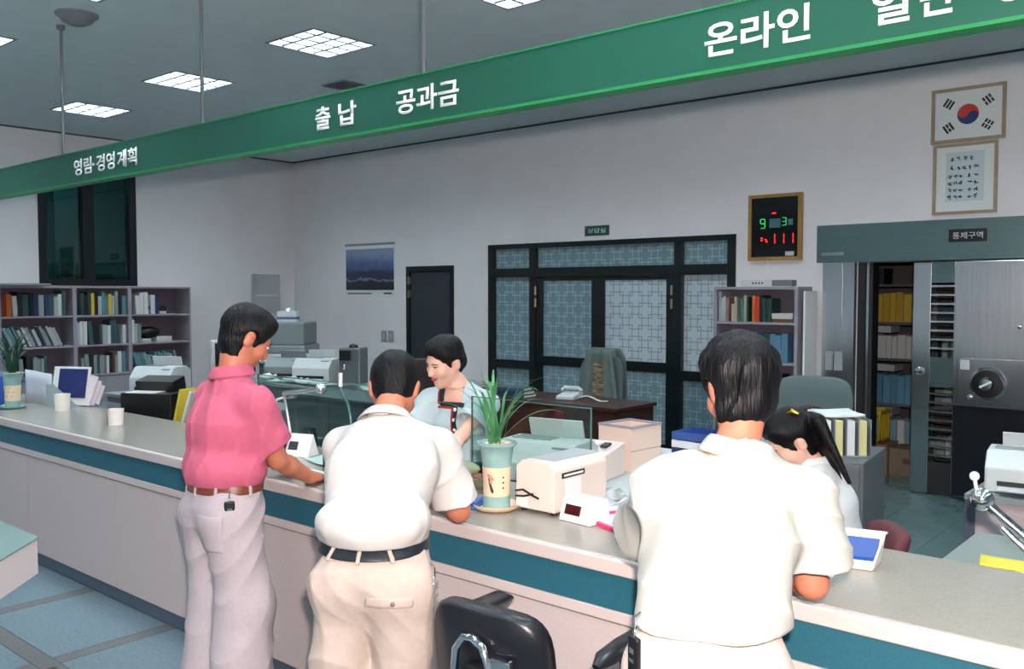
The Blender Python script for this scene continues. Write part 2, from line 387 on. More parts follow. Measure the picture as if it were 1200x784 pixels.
# ---- long hanging green sign over the counter
SY = 2.865; SZ0, SZ1 = 2.478, 2.70
m_green = M('sign_green', (26, 88, 70), .42, var=.03, scale=2); m_green2 = M('sign_trim_green', (44, 134, 80), .35)
m_rod = M('rod_grey', (120, 124, 128), .4, metal=.5); m_letter = M('sign_letter_white', (246, 246, 244), .5)
sg = thing('hanging_sign', 'long green hanging counter sign with white Korean lettering', 'sign', (0, SY, 0))
B(-11.1, 1.6, 0, .07, SZ0+.012, SZ1).build('sign_board', m_green, sg)
B(-11.1, 1.6, -.006, .072, SZ0, SZ0+.012).build('bottom_trim', m_green2, sg)
B(-11.1, 1.6, -.004, .071, SZ1, SZ1+.006).build('top_trim', m_green2, sg)
for X in (-8.65, -6.78, -4.90, -3.02, -1.14, .74):
    MB().lathe([(.011, SZ1), (.011, ZC-.03)], (X, .035, 0), 10).build('hanger_rod', m_rod, sg)
    MB().lathe([(.03, ZC-.03), (.03, ZC-.002)], (X, .035, 0), 14).build('ceiling_flange', m_rod, sg)
def sx(px, py): return float(AY(px, py, SY)[0])
zt0, zt1 = SZ0+.058, SZ0+.172
for s_, a, b in (('영림', 86, 106.5), ('·', 108.5, 111), ('경영', 112.5, 134), ('계획', 137, 160), ('출', 370, 387.5), ('납', 397, 418), ('공과금', 465, 538), ('온라인', 825, 948)):
    if s_ == '·': text(s_, m_letter, sg, sx(a, 195), sx(b, 195), (zt0+zt1)/2-.01, (zt0+zt1)/2+.01, -.0025)
    else: text(s_, m_letter, sg, sx(a, 150), sx(b, 150), zt0-(.0 if a < 800 else .004), zt1, -.0025, off=.018)
text('일', m_letter, sg, sx(1022, 20), sx(1066, 20), zt0-.002, zt1, -.0025, off=.018); text('반', m_letter, sg, sx(1078, 20), sx(1121, 20), zt0-.002, zt1, -.0025, off=.018)
text('상담', m_letter, sg, sx(1163, 20), sx(1255, 20), zt0-.002, zt1, -.0025, off=.018)

# ---- the vault front
m_steel = M('brushed_steel', (200, 204, 206), .2, metal=1, aniso=.6, var=.06, scale=3, stretch=(40, 40, .6), bump=.02, bscale=120)
m_steelg = M('header_steel_green_grey', (120, 142, 142), .3, metal=.9, var=.05, scale=3, stretch=(.6, 1, 30))
m_vdark = M('vault_near_black', (24, 26, 30), .5); m_vwall = M('vault_interior_wall', (92, 84, 84), .8)  # near-black of the gate tracks and bottom rail; brown-grey interior
VY = 8.05
m_steel.node_tree.nodes['Principled BSDF'].inputs['Anisotropic Rotation'].default_value = 0
vs = thing('vault_surround', 'brushed steel vault door surround with wide header', 'vault', (0, 0, 0))
hd = B(-3.27, .6, VY-.03, YB, 1.985, 2.32).build('header', m_steelg, vs, bevel=.004)
for zz in (2.075, 2.285): B(-3.268, .6, VY-.034, VY-.029, zz, zz+.006).build('header_bead', m_steelg, hd)
B(-3.22, -2.935, VY, YB-.002, 0, 1.985).build('jamb', m_steel, vs); B(-3.05, -3.042, VY-.006, VY, 0, 1.985).build('jamb_bead', m_steel, vs)
B(-3.222, -3.02, VY-.036, VY-.031, 1.985+.06, 1.985+.09).build('header_step', m_steel, vs)
for (a, b, z) in ((-3.18, -3.12, 1.02), (-3.10, -3.03, 1.02)): B(a, b, VY-.012, VY, z, z+.17).build('paper_notice', M('faded_notice', (150, 156, 160), .6), vs)
# vault sign plate
vp = thing('name_plate', 'small black plate with white Korean lettering on the vault header', 'sign', (0, VY-.036, 0))
xa, xb = float(AY(1113, 280, VY)[0]), float(AY(1158, 280, VY)[0])
B(xa, xb, 0, .004, 2.13, 2.235).build('plate', m_black, vp)
text('통제구역', M('plate_letter', (215, 220, 220), .5), vp, xa+.03, xb-.03, 2.155, 2.21, -.001, off=.006)
# day gate: stile with lock, horizontal bars
gt = thing('vault_gate', 'steel inner vault gate with horizontal bars and round lock', 'gate', (0, VY+.06, 0))
B(-2.455, -2.31, 0, .05, .01, 1.975).build('stile', m_steel, gt, bevel=.004); B(-2.13, -2.05, .012, .05, .01, 1.975).build('stile', m_steel, gt)
B(-2.31, -2.13, .005, .045, 1.80, 1.975).build('rail', m_steelg, gt); B(-2.31, -2.13, .005, .045, .92, 1.17).build('lock_plate', m_steelg, gt); B(-2.31, -2.13, .005, .045, .01, .28).build('rail', m_vdark, gt)
for k in range(8): B(-2.31, -2.13, .012, .035, 1.24+k*.075, 1.255+k*.075).build('bar', m_steel, gt)
for k in range(8): B(-2.31, -2.13, .012, .035, .33+k*.075, .345+k*.075).build('bar', m_steel, gt)
MB().lathe([(.035, 0), (.035, .012), (.02, .02), (.02, .05), (.03, .055), (.001, .06)], seg=20).build('lock_knob', m_chrome, gt, smooth=40, loc=(-2.385, 0, 1.05)).rotation_euler[0] = R(90)
B(-2.925, -2.86, 0, .17, 0, 1.98).build('gate_track', m_vdark, gt); B(-2.845, -2.825, -.01, .17, 0, 1.98).build('gate_track', m_steel, gt); B(-2.825, -2.80, .02, .17, 0, 1.98).build('gate_track', m_vdark, gt)
# big door leaf
vd = thing('vault_door', 'thick brushed steel vault door with a black combination dial', 'vault door', (0, VY-.01, 0))
B(-2.10, -.56, -.02, .06, .03, 1.975).build('leaf', m_steel, vd, bevel=.006)
B(-2.06, -.9, -.05, -.02, .80, 1.185).build('lock_panel', m_steel, vd, bevel=.005)
B(-2.04, -1.97, -.053, -.05, 1.09, 1.17).build('label_plate', M('label_grey', (190, 195, 198), .5), vd)
B(-2.095, -.565, -.023, -.02, .04, .79).build('dark_reflection_sheet', M('reflection_dark', (22, 24, 30), .25), vd)  # dark reflection on the lower leaf, painted as a near-black sheet
dl = MB().lathe([(.135, 0), (.135, .012), (.118, .03), (.118, .034)], seg=40).build('dial_ring', m_chrome, vd, smooth=40, loc=(-1.83, -.05, .985)); dl.rotation_euler[0] = R(90)
d2 = MB().lathe([(.115, .03), (.112, .05), (.055, .055), (.055, .03)], seg=40).build('dial', m_black, vd, smooth=40, loc=(-1.83, -.05, .985)); d2.rotation_euler[0] = R(90)
d3 = MB().lathe([(.05, .04), (.045, .075), (.001, .08)], seg=24).build('dial_knob', m_steel, vd, smooth=40, loc=(-1.83, -.05, .985)); d3.rotation_euler[0] = R(90)
MB().cbox((-1.83, -.135, .985), (.05, .004, .008), ry=-.5).build('dial_pointer', m_white, vd)
MB().lathe([(.02, 0), (.018, .02), (.001, .025)], seg=16).build('keyhole_stud', m_chrome, vd, smooth=40, loc=(-1.62, -.02, 1.45)).rotation_euler[0] = R(90)
MB().lathe([(.02, 0), (.018, .02), (.001, .025)], seg=16).build('keyhole_stud', m_chrome, vd, smooth=40, loc=(-1.96, -.05, .87)).rotation_euler[0] = R(90)
# vault interior shell
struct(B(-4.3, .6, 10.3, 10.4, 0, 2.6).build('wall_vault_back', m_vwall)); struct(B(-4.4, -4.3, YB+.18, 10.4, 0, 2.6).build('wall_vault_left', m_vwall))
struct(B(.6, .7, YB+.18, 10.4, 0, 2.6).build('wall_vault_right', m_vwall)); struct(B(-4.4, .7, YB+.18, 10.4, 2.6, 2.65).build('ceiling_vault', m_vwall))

# ================================================================ things on the walls
def frame_thing(name, label, cat, x0, x1, z0, z1, w, mfr, y=None, d=.025):
    t = thing(name, label, cat, (0, YB if y is None else y, 0))
    f = MB()
    for (a, b, c, e) in ((x0, x1, z0, z0+w), (x0, x1, z1-w, z1), (x0, x0+w, z0+w, z1-w), (x1-w, x1, z0+w, z1-w)): f.box(a, b, -d, 0, c, e)
    f.build('frame', mfr, t)
    return t
m_wood = M('pale_frame_wood', (158, 142, 120), .5, var=.08, scale=12); m_gold = M('gold_brown_frame', (158, 122, 62), .45, var=.1, scale=12)
m_paper = M('paper_white', (222, 228, 226), .7); m_ink = M('ink_dark', (44, 48, 54), .7)
fx0, fx1, fz0, fz1 = -2.335, -1.775, 2.955, 3.40
t = frame_thing('framed_flag', 'framed national flag with red and blue circle high on the back wall', 'picture', fx0, fx1, fz0, fz1, .026, m_wood)
B(fx0+.02, fx1-.02, -.008, -.004, fz0+.02, fz1-.02).build('flag_field', m_paper, t)
fcx, fcz = (fx0+fx1)/2, (fz0+fz1)/2; rr = .082
def arc(cx, cz, r, a0, a1, n=24): return [(cx+r*math.cos(a0+(a1-a0)*i/n), cz+r*math.sin(a0+(a1-a0)*i/n)) for i in range(n+1)]
th = -.42
def rotp(p): return [(fcx+(x*math.cos(th)-z*math.sin(th)), fcz+(x*math.sin(th)+z*math.cos(th))) for x, z in p]
red = arc(0, 0, rr, 0, math.pi)+arc(-rr/2, 0, rr/2, math.pi, 2*math.pi)[1:]+arc(rr/2, 0, rr/2, math.pi, 0)[1:-1]
blue = arc(0, 0, rr, math.pi, 2*math.pi)+arc(rr/2, 0, rr/2, 0, math.pi)[1:]+arc(-rr/2, 0, rr/2, 2*math.pi, math.pi)[1:-1]
MB().prism(rotp(red), -.0105, -.008).build('red_half', M('flag_red', (198, 58, 52), .6), t)
MB().prism(rotp(blue), -.0105, -.008).build('blue_half', M('flag_blue', (38, 56, 116), .6), t)
pats = {(-1, 1): (1, 1, 1), (1, 1): (0, 1, 0), (-1, -1): (1, 0, 1), (1, -1): (0, 0, 0)}
for (sx_, sz_), pat in pats.items():
    cxx, czz = fcx+sx_*.148, fcz+sz_*.098; ang = math.atan2(sz_*.098, sx_*.148); mb = MB()
    for k, full in enumerate(pat):
        off = (k-1)*.026; q = (cxx+off*math.cos(ang), czz+off*math.sin(ang))
        for (l0, l1) in (((-.036, .036),) if full else ((-.036, -.004), (.004, .036))):
            m_ = (l0+l1)/2; c = (q[0]-m_*math.sin(ang), -.0095, q[1]+m_*math.cos(ang))
            mb.cbox(c, (.0085, .0012, (l1-l0)/2), ry=-ang)
    mb.build('trigram', m_ink, t)
t = frame_thing('framed_precepts', 'framed sheet of dark calligraphy lines below the framed flag', 'picture', -2.315, -1.825, 2.365, 2.945, .024, m_wood)
B(-2.295, -1.845, -.008, -.004, 2.385, 2.925).build('mat_board', m_paper, t); B(-2.215, -1.925, -.010, -.008, 2.47, 2.875).build('sheet', M('pale_blue_sheet', (196, 210, 216), .7), t)
r2 = random.Random(3)
for li, (zz, grp, sc) in enumerate(((2.82, [-2.165+.05*k for k in range(4)], 1.0), (2.745, [-2.165+.046*k for k in range(5)], .8), (2.675, [-2.18, -2.14, -2.10, -2.03, -1.985], .75), (2.62, [-2.18, -2.14, -2.10, -2.03, -1.985], .8), (2.565, [-2.18, -2.14, -2.10, -2.03, -1.985], .8), (2.51, [-2.18, -2.14, -2.10, -2.03, -1.985], .9))):
    mb = MB()
    for gx in grp:
        for s_ in range(6):
            a = r2.choice((0, 0, 1.57, 1.57, .6)); mb.cbox((gx+r2.uniform(-.011, .011), -.0105, zz+r2.uniform(-.014, .014)*sc), (r2.uniform(.006, .015), .0006, .0028), ry=a)
    mb.build('calligraphy_line', m_ink, t)
# electronic calendar clock
cx0, cx1, cz0, cz1 = -3.965, -3.44, 2.02, 2.64
t = frame_thing('calendar_clock', 'wood-framed black digital calendar clock with red and green digits', 'clock', cx0, cx1, cz0, cz1, .032, m_gold, d=.05)
B(cx0+.03, cx1-.03, -.035, -.005, cz0+.03, cz1-.03).build('display_panel', M('display_black', (10, 12, 14), .15), t)
m_red = M('led_red', (255, 40, 30), .5, emit=(255, 40, 28), es=1.6); m_grn = M('led_green', (40, 220, 120), .5, emit=(40, 200, 110), es=.7); m_dimg = M('led_dim_teal', (60, 110, 116), .5)
SEG = {'9': 'abcdfg', '3': 'abcdg', '1': 'bc'}
def digit(ch, x, z, w, h, m, name='digit'):
    mb = MB(); tck = w*.16
    S = {'a': (w/2, h, 1), 'b': (w, h*.75, 0), 'c': (w, h*.25, 0), 'd': (w/2, 0, 1), 'e': (0, h*.25, 0), 'f': (0, h*.75, 0), 'g': (w/2, h/2, 1)}
    for s_ in SEG[ch]:
        a, b, hor = S[s_]
        if hor: mb.box(x+a-w*.42, x+a+w*.42, -.039, -.035, z+b-tck/2, z+b+tck/2)
        else: mb.box(x+a-tck/2, x+a+tck/2, -.039, -.035, z+b-h*.22, z+b+h*.22)
    mb.build(name, m, t)
digit('9', cx0+.12, 2.325, .045, .085, m_grn); digit('3', cx0+.335, 2.345, .04, .07, m_grn)
B(cx0+.21, cx0+.32, -.037, -.035, 2.325, 2.41).build('date_panel', m_dimg, t); B(cx0+.395, cx0+.44, -.037, -.035, 2.345, 2.40).build('date_panel', m_dimg, t)
for xx in (.215, .305, .395): digit('1', cx0+xx, 2.175, .05, .095, m_red)
for (xx, zz) in ((.125, 2.225), (.125, 2.205), (.165, 2.21), (.175, 2.19)): B(cx0+xx, cx0+xx+.02, -.038, -.035, zz, zz+.012).build('indicator', m_red, t)
B(cx0+.235, cx0+.275, -.038, -.035, 2.455, 2.468).build('indicator', m_red, t)
B(cx0+.37, cx0+.455, -.038, -.035, 2.06, 2.10).build('maker_plate', M('label_grey', (190, 195, 198), .5), t)
t.children[0]
# power cord from clock
MB().tube([(cx0+.18, YB-.01, cz0), (cx0+.185, YB-.008, 1.9), (cx0+.18, YB-.01, 1.775)], .004, 6).build('power_cord', m_white, t).location = (0, -YB, 0)
# consulting room plate
ps = thing('door_plate', 'small green plate with white Korean lettering above the glazed partition', 'sign', (0, YB, 0))
xa, xb = float(AY(686, 273, YB)[0]), float(AY(714, 273, YB)[0])
B(xa, xb, -.012, 0, 2.335, 2.445).build('plate', M('plate_green', (18, 78, 58), .4), ps)
text('상담실', M('plate_letter', (215, 220, 220), .5), ps, xa+.04, xb-.04, 2.365, 2.415, -.0135, off=.004)
# landscape calendar
cal = thing('wall_calendar', 'wall calendar with a dusky blue mountain landscape', 'calendar', (0, YB, 0))
xa, xb, za, zb = -10.05, -9.03, 1.66, 2.385
m_pic = bpy.data.materials.new('landscape_print'); m_pic.use_nodes = True
nt = m_pic.node_tree; N = nt.nodes; L = nt.links; b_ = N['Principled BSDF']; b_.inputs['Roughness'].default_value = .4
tc = N.new('ShaderNodeTexCoord'); sp = N.new('ShaderNodeSeparateXYZ'); L.new(tc.outputs['Generated'], sp.inputs[0])
no = N.new('ShaderNodeTexNoise'); no.inputs['Scale'].default_value = 5; no.inputs['Detail'].default_value = 6; L.new(tc.outputs['Generated'], no.inputs['Vector'])
mm = N.new('ShaderNodeMath'); mm.operation = 'MULTIPLY_ADD'; mm.inputs[1].default_value = .32; L.new(no.outputs['Fac'], mm.inputs[0]); L.new(sp.outputs[2], mm.inputs[2])
rp = N.new('ShaderNodeValToRGB'); L.new(mm.outputs[0], rp.inputs[0]); e = rp.color_ramp.elements
e[0].position = .1; e[0].color = rgb((22, 22, 34)); e[1].position = 1.12; e[1].color = rgb((128, 146, 176))
for p, c in ((.36, (30, 32, 50)), (.40, (118, 130, 160)), (.43, (40, 44, 66)), (.60, (44, 52, 84)), (.66, (62, 82, 122)), (.85, (88, 110, 152))): q = e.new(p); q.color = rgb(c)
L.new(rp.outputs[0], b_.inputs['Base Color'])
B(xa, xb, -.008, 0, za, zb).build('backing_sheet', m_paper, cal); B(xa+.015, xb-.015, -.012, -.008, za+.09, zb-.075).build('picture', m_pic, cal)
B(xa, xb, -.014, -.001, zb-.03, zb+.002).build('binding_strip', M('grey_strip', (130, 140, 150), .4), cal)
B(xa+.04, xa+.55, -.0095, -.008, za+.035, za+.05).build('caption_line', m_ink, cal); B(xb-.22, xb-.06, -.0095, -.008, za+.035, za+.055).build('caption_line', m_ink, cal)
# switches
for px in (450.5, 458.5):
    p = AY(px, 394, YB); s_ = thing('light_switch', 'small grey wall switch plate beside the dark door', 'switch', (p[0], YB, p[2]), group='switch plates beside the dark door')
    B(-.05, .05, -.012, 0, -.075, .075).build('plate', M('switch_grey', (150, 152, 152), .5), s_); B(-.025, .025, -.02, -.012, -.04, .04).build('rocker', M('switch_grey2', (172, 172, 170), .5), s_)
# steel box on left wall near the corner
eb = thing('wall_panel', 'shiny steel electrical panel on the left wall near the corner', 'panel', (XL, 0, 0))
B(0, .05, 7.38, 7.84, 1.42, 1.98).build('cover', m_steel, eb, bevel=.006); B(.05, .056, 7.42, 7.80, 1.66, 1.69).build('hinge_strip', m_chrome, eb)
# ================================================================ service counter
m_top = M('counter_laminate', (142, 137, 127), .22, c2=(152, 147, 137), scale=140, bump=.015, bscale=200)
m_lip = M('counter_edge_cream', (196, 182, 178), .4); m_teal = M('counter_teal_band', (26, 84, 100), .55, c2=(34, 92, 108), scale=160)
m_panel = M('counter_panel_pink_grey', (186, 172, 170), .6, c2=(194, 180, 178), scale=120); m_kick = M('kick_blue_grey', (78, 92, 106), .5, var=.06, scale=20)
CX0, CX1, CY0, CY1, CZ = -9.6, 1.6, 2.30, 2.975, .895
ct = cb = thing('service_counter', 'long service counter with glossy cream top, teal band and blue-grey kickplate', 'counter', (0, 0, 0))
B(CX0, CX1, CY0+.03, CY1, CZ-.03, CZ).build('worktop', m_top, ct, bevel=.003)
B(CX0, CX1, CY0, CY0+.03, CZ-.05, CZ).build('edge_band', m_lip, ct, bevel=.006)
B(CX0, CX1, CY0+.02, CY0+.05, .728, CZ-.05).build('teal_band', m_teal, cb)
B(CX0, CX1, CY0+.012, CY0+.05, .692, .728).build('cream_strip', m_lip, cb, bevel=.003)
B(CX0, CX1, CY0+.03, CY0+.05, .684, .692).build('black_groove', m_black, cb)  # black line in the gap above the front panels
xx = CX0
while xx < CX1-.1:
    B(xx+.0015, min(xx+1.18, CX1)-.0015, CY0+.024, CY0+.05, .085, .684).build('front_panel', m_panel, cb); xx += 1.18
B(CX0, CX1, CY0+.045, CY0+.06, 0, .085).build('kickplate', m_kick, cb)
B(CX0, CX1, CY0+.06, CY1-.02, .0, CZ-.03).build('carcass', M('carcass_grey', (120, 122, 124), .6), cb)

# octagonal writing table at the left edge
ot = thing('writing_table', 'octagonal pale writing table with glass top near the counter', 'table', (-4.149, 1.006, 0))
def octp(r): return [(r*math.cos(R(22.5+45*k)), r*math.sin(R(22.5+45*k))) for k in range(8)]
rO = .58
m_tabl = M('table_laminate', (214, 204, 202), .5)
MB().prism(octp(rO-.005), .55, .695, 'z').build('apron', m_tabl, ot); MB().prism(octp(rO), .695, .703, 'z').build('glass_top', M('green_glass_sheet', (128, 158, 152), .08, coat=.5), ot)
MB().prism(octp(.16), .02, .55, 'z').build('pedestal', m_tabl, ot); MB().prism(octp(.36), 0, .03, 'z').build('base', m_kick, ot)
sl = B(-.10, .10, -.07, .07, 0, .035).build('slip_box', M('white_plastic', (230, 230, 228), .45), loc=(-4.26, 1.26, .7035), rz=R(10), bevel=.004)
tag(sl, 'white slip box lying on the octagonal glass table', 'box')

# ================================================================ books and shelves
BOOKM = {}
def book_mesh(c, pages=True):
    k = tuple(c)
    if k in BOOKM: return BOOKM[k]
    mb = MB()
    t_ = .12
    mb.box(0, t_, .0, 1, 0, 1); mb.box(1-t_, 1, .0, 1, 0, 1); mb.box(t_, 1-t_, 0, .05, 0, 1)
    n1 = len(mb.f); mb.box(t_, 1-t_, .05, .96, .02, .97)
    o = mb.build('tmp', M('book_%d_%d_%d' % k, c, .55, var=.06, scale=20)); me = o.data; bpy.data.objects.remove(o)
    me.name = 'book'; me.materials.append(m_paper)
    for p in me.polygons:
        if p.center[0] > t_-.001 and p.center[0] < 1-t_+.001 and p.center[1] > .05+1e-4 and not (abs(p.normal[0]) > .9): p.material_index = 1
    BOOKM[k] = me
    return me
CN = {}
def cname(c):
    r, g, b = c
    if r > 150 and g > 130 and b < 110: return 'yellow'
    if max(c)-min(c) < 26: return 'white' if r > 190 else 'pale grey' if r > 140 else 'grey' if r > 80 else 'black'
    if r > g+40 and r > b+40: return 'yellow' if g > 140 else ('orange' if g > 90 else 'dark red')
    if g > r+15 and g >= b-12 and b < g+8 and b < 90: return 'dark green'
    if abs(g-b) < 26 and g > r: return 'teal'
    if b > r and b > g: return 'navy blue' if b < 130 else 'blue'
    return 'brown'
def books(place, axis, x, y, z, length, depth, hmax, cols, tmin=.022, tmax=.05, lean=None, hmin=.75, name='book', cat='book', inset=.02, seed=1):
    """a row of books; axis 'y': row runs +Y, spines face +X; axis 'x': row runs +X, spines face -Y"""
    r_ = random.Random(seed); p = 0.0
    while p < length:
        t_ = r_.uniform(tmin, tmax); h = hmax*r_.uniform(hmin, 1); c = r_.choice(cols); d = depth*r_.uniform(.78, .95)
        if p+t_ > length: break
        if r_.random() < .06: p += .03; continue
        o = bpy.data.objects.new(name, book_mesh(c)); COL.objects.link(o); o.scale = (t_*.94, d, h)
        ln = lean if lean is not None else (r_.uniform(.0, .08) if r_.random() < .15 else 0)
        ins = inset+r_.uniform(0, .015)
        if axis == 'y': o.location = (x-ins, y+p+h*math.sin(ln)*0, z+.002); o.rotation_euler = Euler((0, -ln, R(90)), 'XYZ') if 0 else Euler((0, 0, R(90)))
        else: o.location = (x+p, y+ins, z+.002)
        if ln:
            if axis == 'y': o.rotation_euler = (Matrix.Rotation(ln, 3, 'X') @ Matrix.Rotation(R(90), 3, 'Z')).to_euler(); o.location.y += h*math.sin(ln)
            else: o.rotation_euler = (0, -ln, 0); o.location.x += h*math.sin(ln)
        tag(o, '%s %s standing on the %s' % (cname(c), cat, place), 'book', '%s %ss on the %s' % (cname(c), cat, place))
        p += t_*(1/math.cos(ln)) + (.004 if ln else .001)
    return p
m_shelf = M('shelf_mauve_grey', (150, 146, 156), .55, var=.03, scale=6); m_shelfd = M('shelf_back_mauve', (112, 104, 116), .6)
# left wall bookcases
LB = [3.10, 3.92, 4.75, 5.42, 6.24]; names = ['bookcase left of the dark window', 'grey bookcase under the curtain pane', 'middle grey bookcase under the dark window', 'grey bookcase beside the open wall']
GREY = (128, 142, 146); TEAL = (84, 130, 136); NAVY = (40, 54, 96); WHT = (206, 208, 206); PALE = (164, 172, 172); BLK = (26, 28, 32); DG = (34, 66, 58); RED = (128, 48, 38); ORG = (200, 96, 44); YEL = (206, 176, 58); BRN = (84, 58, 44); DTEAL = (52, 84, 88)
rowsz = [.735, 1.09, 1.445, 1.79]
for i in range(4):
    a, b = LB[i], LB[i+1]
    t = thing('bookcase', 'mauve grey steel bookcase on left wall, '+['far end, mostly out of sight', 'holding white and red binders', 'holding yellow and dark books', 'the one ending at the open wall'][i], 'bookcase', (XL, 0, 0))
    xf = .36
    B(0, .012, a, b, 0, 1.79).build('back', m_shelfd, t)
    for (p, q) in ((a, a+.022), (b-.022, b)): B(.012, xf, p, q, 0, 1.79).build('side', m_shelf, t)
    B(.012, xf, a+.022, b-.022, 1.768, 1.79).build('top', m_shelf, t)
    for zz in rowsz[:3]: B(.012, xf-.006, a+.022, b-.022, zz-.022, zz).build('shelf', m_shelf, t)
    for (p, q) in ((a+.024, (a+b)/2-.002), ((a+b)/2+.002, b-.024)):
        d = B(xf-.02, xf, p, q, .06, .70).build('door', m_shelf, t); MB().ell((xf+.012, q-.05 if p < (a+b)/2-.1 else p+.05, .60), (.014, .014, .014), 10, 6).build('knob', m_chrome, d, smooth=60)
    B(.012, xf-.03, a+.022, b-.022, 0, .06).build('plinth', m_shelfd, t)
xs_ = XL+.36
PB = [('row %s of the bookcase by white and red binders', 1), ('', 2), ('', 3)]
def lb(i, r_, cols, y0=0, L_=None, **k):
    a, b = LB[i]+.03, LB[i+1]-.03
    nm = {1: 'red-binder bookcase', 2: 'middle left bookcase', 3: 'left bookcase by the bare wall'}[i]
    rn = {0: 'third shelf', 1: 'second shelf', 2: 'top shelf'}[r_]
    books('%s of the %s' % (rn, nm), 'y', xs_, a+y0, rowsz[r_], (L_ or (b-a-y0)), .24, k.pop('hmax', .29), cols, seed=i*7+r_+3, **k)
lb(1, 2, [BLK, WHT, PALE, DTEAL, NAVY, RED, ORG], tmin=.04, tmax=.07); lb(1, 1, [PALE, GREY, TEAL], lean=.42, L_=.62, hmax=.27); lb(1, 0, [BLK, DTEAL, GREY], L_=.5, hmax=.27)
lb(2, 2, [DG, GREY, YEL, TEAL, BLK, PALE, YEL], tmin=.03, tmax=.055); lb(2, 1, [TEAL, WHT, PALE, DTEAL, BLK, DTEAL], tmin=.03, tmax=.055); lb(2, 0, [TEAL, BLK, BRN, GREY, WHT], tmin=.03, tmax=.06, hmax=.26)
lb(3, 2, [WHT, NAVY, WHT], L_=.36, tmin=.04, tmax=.06, y0=.05); lb(3, 1, [WHT, PALE, GREY], L_=.14); lb(3, 0, [TEAL, TEAL, GREY, (108, 150, 156)], L_=.6, lean=.3, hmax=.25, tmin=.03, tmax=.05)
def flat_stack(place, x, y, z, n, w, d, cols, rz=0, seed=1, cat='book', name='book', t0=.018, t1=.035):
    r_ = random.Random(seed)
    for k in range(n):
        t_ = r_.uniform(t0, t1); c = r_.choice(cols); o = bpy.data.objects.new(name, book_mesh(c)); COL.objects.link(o)
        o.scale = (t_, d*r_.uniform(.9, 1), w*r_.uniform(.9, 1)); o.rotation_euler = (Matrix.Rotation(rz+r_.uniform(-.12, .12), 3, 'Z') @ Matrix.Rotation(R(-90), 3, 'Y')).to_euler()
        o.location = (x, y, z+.001); z += t_+.001
        tag(o, '%s %s lying flat on the %s' % (cname(c), cat, place), 'book', '%s %ss flat on the %s' % (cname(c), cat, place))
    return z
flat_stack('top shelf of the left bookcase by bare wall', XL+.30, 5.93, rowsz[2], 3, .25, .2, [WHT, BLK, PALE], rz=R(90), seed=2)
flat_stack('second shelf of the left bookcase by bare wall', XL+.30, 5.72, rowsz[1], 2, .2, .2, [PALE, WHT], rz=R(90), seed=4); flat_stack('second shelf end of the left bookcase by bare wall', XL+.30, 6.0, rowsz[1], 2, .2, .2, [WHT], rz=R(90), seed=5)
# cloth-like black bag on that shelf
MB().ell((0, 0, .07), (.10, .17, .075), 14, 8).build('black_pouch', m_black, smooth=60, loc=(XL+.2, 5.72, rowsz[1]+.05)).name = 'black_pouch'
tag(bpy.data.objects['black_pouch'], 'soft black pouch slumped on a left wall bookcase shelf', 'pouch')
o = tag(B(-.3, .3, -.55, .1, 0, .03).build('paper_roll_pad', m_vent, loc=(XL+.28, 4.3, 1.791), bevel=.01), 'flat grey folder lying on top of the left wall bookcases', 'folder')

# right bookcase
BX0, BX1, BYf = -4.17, -3.34, 7.79
t = thing('bookcase', 'mauve grey steel bookcase between the glazed partition and the vault', 'bookcase', (0, 0, 0))
B(BX0, BX1, YB-.03, YB-.015, 0, 1.77).build('back', m_shelfd, t)
for (p, q) in ((BX0, BX0+.03), (BX1-.03, BX1)): B(p, q, BYf, YB-.03, 0, 1.77).build('side', m_shelf, t)
B(BX0+.03, BX1-.03, BYf, YB-.03, 1.745, 1.77).build('top', m_shelf, t)
RZ = [.36, .72, 1.08, 1.445]
for zz in RZ: B(BX0+.03, BX1-.03, BYf+.005, YB-.03, zz-.022, zz).build('shelf', m_shelf, t)
bk = 'vault-side bookcase'
books('top shelf of the '+bk, 'x', BX0+.04, BYf, RZ[3], .12, .22, .29, [PALE, (150, 110, 104), WHT], seed=1, tmin=.02, tmax=.03); books('top shelf middle of the '+bk, 'x', BX0+.17, BYf, RZ[3], .20, .2, .25, [(170, 160, 148), DG, (60, 130, 112), WHT], seed=22, tmin=.02, tmax=.03, hmin=.6)
books('top shelf centre of the '+bk, 'x', BX0+.38, BYf, RZ[3], .11, .22, .27, [BLK, ORG, (190, 60, 40)], seed=3, tmin=.028, tmax=.04); books('top shelf dark end of the '+bk, 'x', BX0+.48, BYf, RZ[3], .13, .24, .28, [BLK, DG], seed=4, tmin=.03, tmax=.05)
flat_stack('top shelf end of the '+bk, BX1-.06, BYf+.03, RZ[3], 3, .22, .2, [(110, 82, 56), WHT, (96, 70, 50)], seed=6)
books('second shelf of the '+bk, 'x', BX0+.06, BYf, RZ[2], .42, .22, .27, [(90, 130, 170), WHT, NAVY, (110, 150, 176)], seed=5, tmin=.03, tmax=.05); books('second shelf right end of the '+bk, 'x', BX0+.5, BYf, RZ[2], .28, .24, .31, [(86, 128, 156), DG, DG, WHT], seed=9, tmin=.04, tmax=.07)
books('third shelf of the '+bk, 'x', BX0+.08, BYf, RZ[1], .6, .22, .27, [BLK, DTEAL, NAVY], seed=8)
rb = thing('file_box', 'long white and grey file box lying on top of the bookcase beside the vault', 'box', (BX0+.50, BYf+.10, 1.771), R(4))
MB().prism([(-.24, 0), (.22, 0), (.24, .02), (.22, .062), (-.22, .062), (-.25, .04)], -.06, .06).build('box_body', M('file_white', (206, 208, 208), .5), rb); B(.06, .245, -.062, .062, .004, .060).build('end_sleeve', M('file_grey', (110, 114, 120), .5), rb)
for k in range(4): B(-.13+k*.03, -.115+k*.03, -.0625, -.06, .025, .04).build('title_mark', m_ink, rb)
